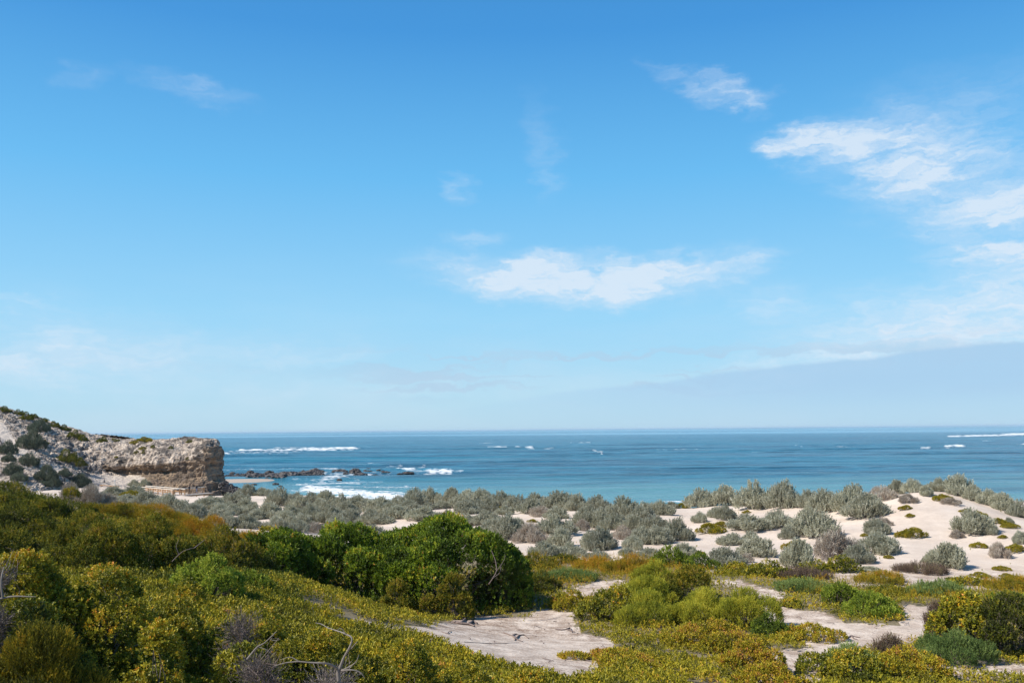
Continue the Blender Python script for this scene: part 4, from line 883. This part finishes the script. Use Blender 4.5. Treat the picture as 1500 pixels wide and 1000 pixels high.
# ---- creeping ground cover: nobody could count it
def cover(name, kind, region, dens, label, tshift, ymax, ymin=5, scale=1.0, hmax=.25, n=100000, gap=-.15, tamp=.5):
    r = np.random.RandomState(len(name)+n % 97)
    pg = np.array([[p_[0], p_[1]] for p_ in region])
    v = np.exp(r.uniform(math.log(ymin+4), math.log(ymax+4), n*3))-4
    # even density on the ground within the wedge: keep proportional to distance squared, then thin near the eye
    y = v; x = y*r.uniform(-.72, .72, len(y))
    z = ground(x, y); px, py = proj(np.stack([x, y, z], -1))
    wob = wobble(x, y)+r.normal(0, 4.5, len(x))
    ok = inpoly(px+wob, py+wob*.5, region)
    for s in SANDS: ok &= ~inpoly(px+wob*.9, py+wob*.45, s)
    pat = fbm(xy3(x, y, .55, 8.), 4)
    ok &= pat > gap-r.uniform(0, .12, len(x))
    x, y, z, pat = x[ok][:n], y[ok][:n], z[ok][:n], pat[ok][:n]
    hh = hmax*np.clip(.35+1.1*fbm(xy3(x, y, .8, 4.), 3)+.5*pat, .05, 1.2)
    P = np.stack([x, y, z+hh*r.uniform(.3, 1, len(x))], -1)
    A = np.array([0, 0, .8])+r.normal(0, .35, P.shape)
    ti = .45+tshift+tamp*fbm(xy3(x, y, .35, 1.), 3)+.5*fbm(xy3(x, y, 1.4, 6.), 3)
    # leaves shown at a near constant apparent size: plants seen farther off are rendered as bigger clumps
    V, Q, t = sprigs(r, P, A, kind, ti, scale)
    o = obj(name, mesh(name, V, Q, LM[kind], tint=t)); tag(o, label, 'ground cover', kind='stuff')
    global NLEAF; NLEAF += len(Q)
cover('ground_cover', 'mat', COVER, 1, 'yellow-green succulent mat creeping over sand between the foreground shrubs', .0, 52, ymin=16, scale=1.5, hmax=.28, n=85000)
cover('ground_cover', 'yg', [(-100,780),(60,790),(250,835),(430,895),(560,925),(700,962),(850,985),(900,1100),(-100,1100)], 1, 'yellow-green leafy carpet filling the near ridge between its shrubs', .0, 26, ymin=6, scale=.95, hmax=.22, n=75000, gap=-.9)
cover('heath_cover', 'heath', [(755,812),(830,822),(960,812),(1000,830),(1060,838),(960,856),(830,862),(760,868)], 1, 'golden and rust heath carpet in a band below the saltbush dunes', .15, 56, ymin=40, scale=1.2, hmax=.45, n=14000, gap=-.8)
cover('heath_cover', 'heath', [(1190,848),(1262,856),(1320,862),(1400,866),(1510,856),(1560,900),(1400,905),(1340,888),(1265,880),(1180,872)], 1, 'orange-green heath carpet in a band below the bare right dune', -.02, 52, ymin=36, scale=1.2, hmax=.40, n=16000, gap=-.7)
cover('slope_cover', 'olive', [(-100,690),(60,700),(150,742),(300,775),(440,800),(440,900),(250,860),(100,830),(-100,820)], 1, 'dark olive undergrowth covering the left slope between the shrubs', -.05, 60, ymin=22, scale=1.4, hmax=.2, n=36000, gap=-.3)
cover('seedlings', 'mat', [(750,745),(1500,745),(1500,850),(1380,858),(1262,850),(1060,830),(1000,812),(860,818),(740,806)], 1, 'sparse tiny seedlings and litter tufts on the pale dune sand', -.1, 95, ymin=50, scale=1.5, hmax=.10, n=700, gap=.28)
# ------------------------------------------------------------------ boardwalk, people, rocks, branches
def box(V, Q, a, b, w, h, up=(0, 0, 1)):
    """a beam from a to b, w wide and h high"""
    a, b, up = np.array(a, float), np.array(b, float), np.array(up, float)
    d = b-a; d /= np.linalg.norm(d); s = np.cross(d, up)
    if np.linalg.norm(s) < 1e-3: s = np.cross(d, [1, 0, 0])
    s /= np.linalg.norm(s); u = np.cross(s, d); k = len(V)
    for e in (a, b):
        for i, j in ((-1, -1), (1, -1), (1, 1), (-1, 1)): V.append(e+s*w/2*i+u*h/2*j)
    for f in ((0, 1, 2, 3), (7, 6, 5, 4), (0, 4, 5, 1), (1, 5, 6, 2), (2, 6, 7, 3), (3, 7, 4, 0)): Q.append([k+i for i in f])
def m_wood(name, c0, c1):
    m, t, b, o = material(name); g = t.new('ShaderNodeNewGeometry').outputs['Position']
    t.link(t.mix(t.noise(t.mapv(g, (1, 1, 4)), 3, 4, .6), c0, c1), b.inputs['Base Color']); b.inputs['Roughness'].default_value = .85; return m
DECK = m_wood('weathered_deck', (.30, .25, .21), (.46, .40, .35)); POSTW = m_wood('timber_post', (.26, .14, .065), (.42, .25, .13)); RAILW = m_wood('pale_rail', (.50, .45, .39), (.62, .57, .50))
def member(name, par, mat, boxes, lab=None):
    V, Q = [], []
    for bx in boxes: box(V, Q, *bx)
    o = obj(name, mesh(name, V, Q, mat), par)
    if lab: o['label'] = lab
    return o
def path3(pts): return [at(*p_) for p_ in pts]
def boardwalk(name, pts, label, width=2.0, rails=(1, 1), far=True, railmat=None, deck=True, front_to=None, wood=POSTW):
    P = path3(pts); c0 = P[0].copy(); o = empty(name, c0); tag(o, label, 'boardwalk' if deck else 'fence')
    P = [q-c0 for q in P]
    planks, V = [], None
    if deck:
        bxs, bearers = [], []
        for a, b in zip(P[:-1], P[1:]):
            bxs.append((a, b, width, .10))
            d = (b-a)/np.linalg.norm(b-a); s = np.cross(d, [0, 0, 1]); s /= np.linalg.norm(s)
            for e in (-1, 1): bearers.append((a+s*e*(width/2-.1)-[0, 0, .17], b+s*e*(width/2-.1)-[0, 0, .17], .12, .22))
        member('deck', o, DECK, bxs); member('bearer', o, POSTW, bearers)
    for side in (-1, 1):
        if not rails[0 if side < 0 else 1]: continue
        tops = []
        for gi, (a, b) in enumerate(zip(P[:-1], P[1:])):
            d = b-a; L = np.linalg.norm(d); d /= L; s = np.cross(d, [0, 0, 1]); s /= np.linalg.norm(s); s = s*side*(width/2+.06)
            if s[1] < 0 and gi >= 2: continue                 # the seaward end has no near railing
            n = max(1, int(round(L/2.4)))
            for i in range(n+1):
                q = a+d*L*i/n+s
                gz = float(ground((q+c0)[0:1], (q+c0)[1:2])[0])-c0[2]
                member('post', o, wood, [(q+[0, 0, min(gz, q[2]-.2)-.3 if True else 0], q+[0, 0, 1.12], .17, .17)]) if True else None
            off = np.array([0, 0, 1.14]); ext = d*.08
            member('handrail', o, railmat or wood, [(a+s+off-ext, b+s+off+ext, .18, .13)])
            member('middle_rail', o, wood, [(a+s+[0, 0, .62], b+s+[0, 0, .62], .06, .15)])
    return o, P, c0
# posts go from the ground up to 1.12 above the deck
boardwalk('boardwalk', [(205,720,181),(233,722.5,174),(262,725.5,168),(284,723.5,172),(306,721.5,176)], 'weathered timber boardwalk with railings at the foot of the headland cliff', width=2.2, railmat=RAILW)
boardwalk('boardwalk', [(120,716,190),(143,717,186),(180,720,183),(203,721.5,181.5)], 'brown post and rail section of walkway left of the main boardwalk', width=2.0, rails=(0, 1))
def m_cloth(n, c):
    m, t, b, o = material(n); b.inputs['Base Color'].default_value = (*c, 1); b.inputs['Roughness'].default_value = .85; return m
SKIN = m_cloth('skin', (.42, .26, .19)); NAVY = m_cloth('dark_cloth', (.025, .027, .035)); WHITE = m_cloth('white_cloth', (.72, .71, .68)); GREYC = m_cloth('grey_cloth', (.16, .17, .19)); BLUEC = m_cloth('blue_cloth', (.10, .14, .24)); HAIR = m_cloth('hair', (.05, .035, .025))
def person(px, py, Yd, face, shirt, trousers, label, stride=.22, z=None):
    """one continuous skinned body, 1.7 m tall, walking; face = heading in radians"""
    p = at(px, py, Yd); o = empty('person', p, face); tag(o, label, 'person', 'walkers at the foot of the headland')
    s = stride
    J = [((0,0,.93),.125),((0,0,1.12),.12),((0,.01,1.32),.145),((0,.01,1.45),.07),((0,.03,1.53),.055),((0,.045,1.62),.085),((0,.04,1.70),.06)]
    Eg = [(0,1),(1,2),(2,3),(3,4),(4,5),(5,6)]
    def add(par, pts):
        k = par
        for q, r_ in pts: J.append((q, r_)); Eg.append((k, len(J)-1)); k = len(J)-1
        return k
    for e in (-1, 1):
        f = s*e
        add(0, [((.09*e,0,.88),.10),((.10*e,f*.55,.50),.065),((.10*e,f-.05*(e<0),.09),.042),((.105*e,f+.14,.035),.035)])
        h_ = add(2, [((.17*e,0,1.40),.062),((.23*e,-f*.35,1.14),.045),((.24*e,-f*.8+.05,.90),.032),((.24*e,-f*.95+.07,.83),.030)])
        hx, hy, hz = J[h_][0]
        for q in range(4): add(h_, [((hx+.002*e, hy-.03+.02*q, hz-.045),.009),((hx-.006*e, hy-.028+.021*q, hz-.075-.008*(q in (1,2))),.008)])
        add(h_-1, [((hx-.01*e, hy+.045, hz+.01),.010),((hx-.012*e, hy+.06, hz-.025),.009)])
    me = bpy.data.meshes.new('body'); me.from_pydata([j[0] for j in J], Eg, []); b = obj('person_body', me)
    mo = b.modifiers.new('skin', 'SKIN'); sv = me.skin_vertices[0].data
    for i, j in enumerate(J): sv[i].radius = (j[1], j[1]*.85)
    sv[0].use_root = True
    b.modifiers.new('sub', 'SUBSURF').levels = 1
    dg = bpy.context.evaluated_depsgraph_get(); dg.update(); ev = b.evaluated_get(dg); nm = bpy.data.meshes.new_from_object(ev)
    bpy.data.objects.remove(b)
    nm.materials.clear()
    for m_ in (SKIN, shirt, trousers, HAIR): nm.materials.append(m_)
    for pl in nm.polygons:
        c = pl.center; k = 0
        if c.z > 1.66 or (c.z > 1.57 and c.y < .03 and abs(c.x) < .15): k = 3
        elif c.z < .09: k = 3
        elif c.z < .97 and abs(c.x) < .205: k = 2
        elif c.z < 1.47 and (abs(c.x) < .205 or c.z > 1.0): k = 1
        pl.material_index = k; pl.use_smooth = True
    nm.name = 'body'; obj('body', nm, o)
    V, Q = [], []
    box(V, Q, (0, .115, 1.60), (0, .145, 1.585), .025, .03); fo = obj('face_features', mesh('face', V, Q, SKIN), o)
    V, Q = [], []
    for e in (-1, 1): box(V, Q, (.03*e, .118, 1.625), (.03*e, .127, 1.625), .022, .010)
    obj('eyes', mesh('eyes', V, Q, HAIR), fo)
    return o
person(277, 723.4, 170.5, 1.3, NAVY, NAVY, 'walker in dark clothing on the boardwalk, left one of the pair', .2)
person(288, 722.4, 173.2, 1.2, NAVY, BLUEC, 'walker in dark top on the boardwalk, right one of the pair', .24)
person(152.5, 712, 187, -1.2, GREYC, NAVY, 'walker in grey on the sand left of the walker in white', .24)
person(168, 712, 187.5, -1.2, WHITE, WHITE, 'walker in white clothing on the sand by the cliff', .2)

# reef
def m_reef():
    m, t, b, o = material('reef_rock'); g = t.new('ShaderNodeNewGeometry').outputs['Position']
    t.link(t.mix(t.rng(t.noise(g, .6, 5, .7), .35, .65), (.020, .019, .021), (.105, .09, .085)), b.inputs['Base Color']); b.inputs['Roughness'].default_value = .7; return m
REEF = m_reef(); RV = []
def ico():
    import bmesh
    bm = bmesh.new(); bmesh.ops.create_icosphere(bm, subdivisions=4, radius=1.0); V = np.array([v.co[:] for v in bm.verts]); Q = np.array([[v.index for v in f.verts] for f in bm.faces]); bm.free(); return V, Q
_iv, _iq = ico()
for i in range(7):
    n = 1-np.abs(fbm(_iv*1.3+i*9, 3, .55))*1.6; V = _iv*(1+.75*(n-.7)[:, None]+.22*fbm(_iv*4.5+i, 3)[:, None]); V[:, 2] *= .7
    V[:, 2] = np.where(V[:, 2] > 0, V[:, 2]+.25*fbm(np.stack([V[:, 0]*2, V[:, 1]*2, np.full(len(V), i)], -1), 2), V[:, 2])
    RV.append(mesh('reef_rock', V, _iq, REEF, smooth=False))
rr = np.random.RandomState(5)
def rock(px, py, w, h, label, group='dark rocks of the reef'):
    Yd = 17*FPX/max(4, (py-hline(px)-.3)); p = at(px, py, Yd); s = w/FPX*Yd/2
    o = obj('reef_rock', RV[rr.randint(7)]); o.location = (p[0], p[1], .0); o.rotation_euler = (0, 0, rr.uniform(0, 6.28)); o.scale = (s, s*rr.uniform(.8, 1.3), h/FPX*Yd/.85)
    tag(o, label, 'rock', group)
for a in [(520,692,16,7,'tall pointed dark rock standing in the gap right of the main reef'),(528,695,18,4,'low dark rock at the foot of the tall pointed reef rock'),(497,689.5,18,3.5,'low dark rock left of the tall pointed reef rock'),
          (462,692,26,7,'large brown rock at the right end of the main reef'),(445,694,20,5,'dark rock left of the large brown reef rock'),(425,698,34,9,'broad grey-brown rock in the middle of the main reef'),(405,700,30,9,'highest grey rock at left of the main reef middle'),
          (374,700,26,9,'dark jagged rock at the left of the reef by the beach'),(395,692,12,4,'small dark rock behind the left part of the reef'),(497,702,8,2.5,'small dark rock alone in white wash below the reef'),
          (549,697,12,3.5,'dark rock right of the reef gap, nearest surf'),(586,694,10,2.5,'small flat rock at far right end of reef'),(598,692,14,2.5,'rightmost flat rock of the reef amid foam'),
          (565,691.5,12,2.5,'dark flat rock among foam right of the pointed rock'),(404,708,8,2.2,'small dark rock in pale shallows, right one'),(372,708.5,8,1.6,'small dark rock in pale shallows, left one'),(411,711,5,1.6,'tiny dark rock lowest in pale shallows')]: rock(*a)
for i in range(104):
    px = rr.uniform(332, 470) if i < 74 else rr.uniform(470, 605)
    mid = 697 if px < 400 else 697-(px-400)*.055
    py = mid+rr.normal(0, 2.6 if 385 < px < 450 else 1.7); w = rr.uniform(4, 12)
    rock(px, max(687, py), w, rr.uniform(1.6, 4.2)*(.6 if px > 470 else 1), *next(v_ for k_, *v_ in ((385, 'small dark rock in the reef part nearest the headland', 'small reef rocks nearest the headland'), (430, 'small dark rock left of the reef\'s highest grey lumps', 'small reef rocks in the middle'), (471, 'small dark rock at the right end of unbroken reef', 'small reef rocks at the right end'), (999, 'small dark rock of the broken reef amid foam', 'small rocks of the broken outer reef')) if px < k_))
for i in range(26):
    px = rr.uniform(328, 350); py = 706+(px-325)*.5+rr.uniform(0, 4)
    Yd = rr.uniform(187, 192); p = at(px, py, Yd); g = float(ground(p[0:1], p[1:2])[0]); s = rr.uniform(.4, 1.1)
    o = obj('talus_boulder', RV[rr.randint(7)]); o.location = (p[0], p[1], g+.1*s+max(0, (p[2]-g))*.8); o.rotation_euler = (rr.uniform(0, 6), rr.uniform(0, 6), rr.uniform(0, 6)); o.scale = (s, s, s)
    tag(o, 'dark fallen boulder at the tip of the headland', 'boulder', 'dark boulders fallen at the headland tip')

# bare branches
OLDWOOD = m_bark('old_wood', (.10, .085, .075), (.24, .21, .185))
def branch_tree(name, segs, label, mat=BLEACHED, cat='dead branch', group=None):
    """segs: list of (points [(px,py,Y)...], r0, r1), each a limb; the first is the trunk"""
    base = at(*segs[0][0][0]); o = empty(name, base); tag(o, label, cat, group)
    for i, (pts, r0, r1) in enumerate(segs):
        P = np.array([at(*q) for q in pts]); n = len(P); m_ = 6*(n-1)+1; t = np.linspace(0, n-1, m_); k = np.minimum(t.astype(int), n-2); f = (t-k)[:, None]
        Pm = P[np.maximum(k-1, 0)]; Pn = P[np.minimum(k+2, n-1)]
        Q_ = .5*((2*P[k])+(-Pm+P[k+1])*f+(2*Pm-5*P[k]+4*P[k+1]-Pn)*f*f+(-Pm+3*P[k]-3*P[k+1]+Pn)*f**3)
        Q_ = Q_-base+.012*fbm(Q_*4+i, 2)[:, None]
        V, Q = tubes([(Q_, np.linspace(r0, r1, m_)*(1+.25*fbm(Q_*9, 2)))], 7)
        obj('trunk' if i == 0 else 'limb', mesh('limb', V, Q, mat, smooth=True), o)
    return o
branch_tree('bare_branch', [([(497,1012,9.2),(496,985,9.2),(497,978,9.2)],.022,.017), ([(497,980,9.2),(504,962,9.2),(512,948,9.15),(515,935,9.15),(508,929,9.2),(498,925,9.3),(480,918,9.5),(462,912,9.7)],.014,.003),
    ([(495,979,9.2),(484,972,9.15),(470,971,9.1),(455,970,9.1),(438,968,9.1),(420,970,9.1),(400,976,9.1)],.012,.003), ([(499,981,9.2),(512,976,9.15),(522,968,9.1),(526,958,9.1)],.008,.003),
    ([(499,982,9.2),(512,981,9.1),(526,984,9.1),(534,992,9.1)],.010,.003), ([(514,950,9.15),(519,944,9.1),(524,938,9.1)],.006,.002), ([(438,968,9.1),(425,962,9.1),(410,966,9.1)],.006,.002), ([(508,929,9.2),(500,920,9.2),(494,922,9.2)],.005,.002)],
    'forked bare grey branch rising from dead brush at the bottom', cat='dead branch', group='bare branches of the near ridge', mat=OLDWOOD)
branch_tree('bare_branch', [([(362,965,10.2),(370,955,10.2),(378,946,10.2),(386,942,10.2),(394,935,10.2),(404,925,10.2)],.011,.004), ([(378,946,10.2),(390,950,10.2),(398,958,10.2)],.006,.002), ([(394,935,10.2),(400,938,10.2),(410,936,10.2)],.005,.002)],
    'pale leaning bare branch against dark twigs on the near ridge', group='bare branches of the near ridge', mat=OLDWOOD)
branch_tree('bare_branch', [([(-20,880,10.2),(10,875,10.2),(30,873,10.2),(52,874,10.2)],.015,.004), ([(5,875,10.2),(2,850,10.2),(6,830,10.3)],.014,.004)], 'grey bare branch lying level at the left edge', group='bare branches of the near ridge', mat=OLDWOOD)
branch_tree('bare_branch', [([(716,855,37.2),(722,846,37.0),(727,836,37.1),(726,822,37.3),(720,806,37.6)],.022,.008), ([(722,846,37.0),(732,838,37.2),(734,826,37.3)],.014,.005), ([(727,836,37.1),(737,822,37.2),(741,812,37.2)],.012,.004)], 'bare forked limb showing on dark right side of tall thicket', mat=TWIG)
branch_tree('bare_branch', [([(252,822,27.5),(262,812,27.5),(270,806,27.5),(285,802,27.6)],.014,.006), ([(262,812,27.5),(258,800,27.5),(262,790,27.6)],.010,.004), ([(285,802,27.6),(300,790,27.8)],.015,.006)], 'thin grey dead limbs low in the broad dark middle mass', mat=TWIG)
def drift(px, py, pts, r, label, mat=TWIG):
    q0 = pick(px, py); o = empty('driftwood', q0); tag(o, label, 'driftwood', 'sticks lying on the sand')
    for i, pl in enumerate(pts):
        P = []
        for dx, dy in pl:
            q = pick(px+dx, py+dy); P.append(q-q0+[0, 0, r*.8])
        P = np.array(P)
        if len(P) < 3: P = np.array([P[0], (P[0]+P[1])/2+[0, 0, r], P[1]])
        V, Q = tubes([(P, np.linspace(r, r*.45, len(P)))], 6); obj('stem' if i == 0 else 'twig', mesh('stick', V, Q, mat, smooth=True), o)
drift(760, 934, [[(-5,2),(0,-3),(8,-4),(14,1)]], .03, 'small arched dark stick alone on the bare sand')
drift(750, 929, [[(-12,-2),(0,2),(8,8),(16,11)],[(0,2),(6,0),(12,2)],[(2,3),(6,6),(4,9)]], .03, 'forked dark stick in the middle of the bare sand')
drift(675, 914, [[(-10,-2),(0,0),(12,1),(20,4)],[(0,0),(6,-6),(10,-8)],[(12,1),(18,-3),(24,0)]], .06, 'thick grey driftwood log at the shaded foot of thicket')
drift(822, 923, [[(-8,-1),(0,0),(8,-1),(20,3)],[(8,-1),(13,-3),(16,3)]], .035, 'pale and dark stick at left foot of centre thicket')
drift(1250, 933, [[(-10,2),(-3,-2),(4,0),(10,1)],[(-3,-2),(0,2),(6,4)]], .03, 'dark stick below the twin green shrubs', )
drift(1326, 893, [[(-6,0),(-1,-5),(4,-9)],[(-1,-5),(6,2),(10,3)]], .025, 'pale upright stick right of the twin green shrubs', BLEACHED)
drift(720, 943, [[(-40,-3),(-10,-1),(20,-1),(40,-2)]], .012, 'long thin twig lying across the bare sand')
drift(655, 930, [[(-8,-5),(0,-2),(10,1)],[(0,-2),(6,-6)]], .018, 'small dark twigs at the left end of the bare sand')
branch_tree('dead_root', [([(855,1004,26.2),(868,990,26),(885,984,25.8),(905,984,25.8),(925,990,25.8)],.075,.03), ([(868,990,26),(872,1000,25.6),(880,1008,25.4)],.05,.02), ([(905,984,25.8),(918,978,25.8),(940,980,25.8),(955,976,25.9)],.045,.012), ([(885,984,25.8),(900,994,25.5),(915,1004,25.3)],.04,.015), ([(925,990,25.8),(940,996,25.7),(950,1006,25.6)],.03,.01)], 'dark tangled dead roots on the rust mound at bottom centre', mat=TWIG, cat='dead roots')
for i in range(70):
    px, py = rr.uniform(640, 900), rr.uniform(908, 985)
    if i >= 40: px, py = rr.uniform(1130, 1340), rr.uniform(890, 985)
    if not inpoly(np.array([px]), np.array([py]), SANDS[0] if i < 40 else SANDS[3])[0]: continue
    q = pick(px, py); a = rr.uniform(0, 3.14); L = rr.uniform(.08, .35); e = np.array([math.cos(a), math.sin(a), .05])*L
    V, Q = tubes([(crooked(rr, -e/2+[0, 0, .015], e/2+[0, 0, .015], 4, .1), np.array([.014, .016, .012, .006]))], 5)
    o = obj('twig', mesh('twig', V, Q, TWIG)); o.location = q; tag(o, 'tiny dark twig scattered on the bare sand', 'twig', 'tiny twigs on the bare sand')
# ------------------------------------------------------------------ sea air
V, Q = [], []
box(V, Q, (0, -2000, 11.0), (0, 45000, 11.0), 90000, 34.0)
hz = bpy.data.materials.new('haze'); hz.use_nodes = True; hn = NT(hz.node_tree); hn.n.clear()
ho = hn.new('ShaderNodeOutputMaterial'); hv = hn.new('ShaderNodeVolumePrincipled')
hv.inputs['Color'].default_value = (.66, .84, 1.0, 1); hv.inputs['Density'].default_value = 4e-5; hv.inputs['Anisotropy'].default_value = 0.0
hn.link(hv.outputs[0], ho.inputs['Volume'])
o = obj('haze', mesh('haze', V, Q, hz)); tag(o, 'thin pale sea haze lightening the far water at the horizon', 'haze', kind='stuff')
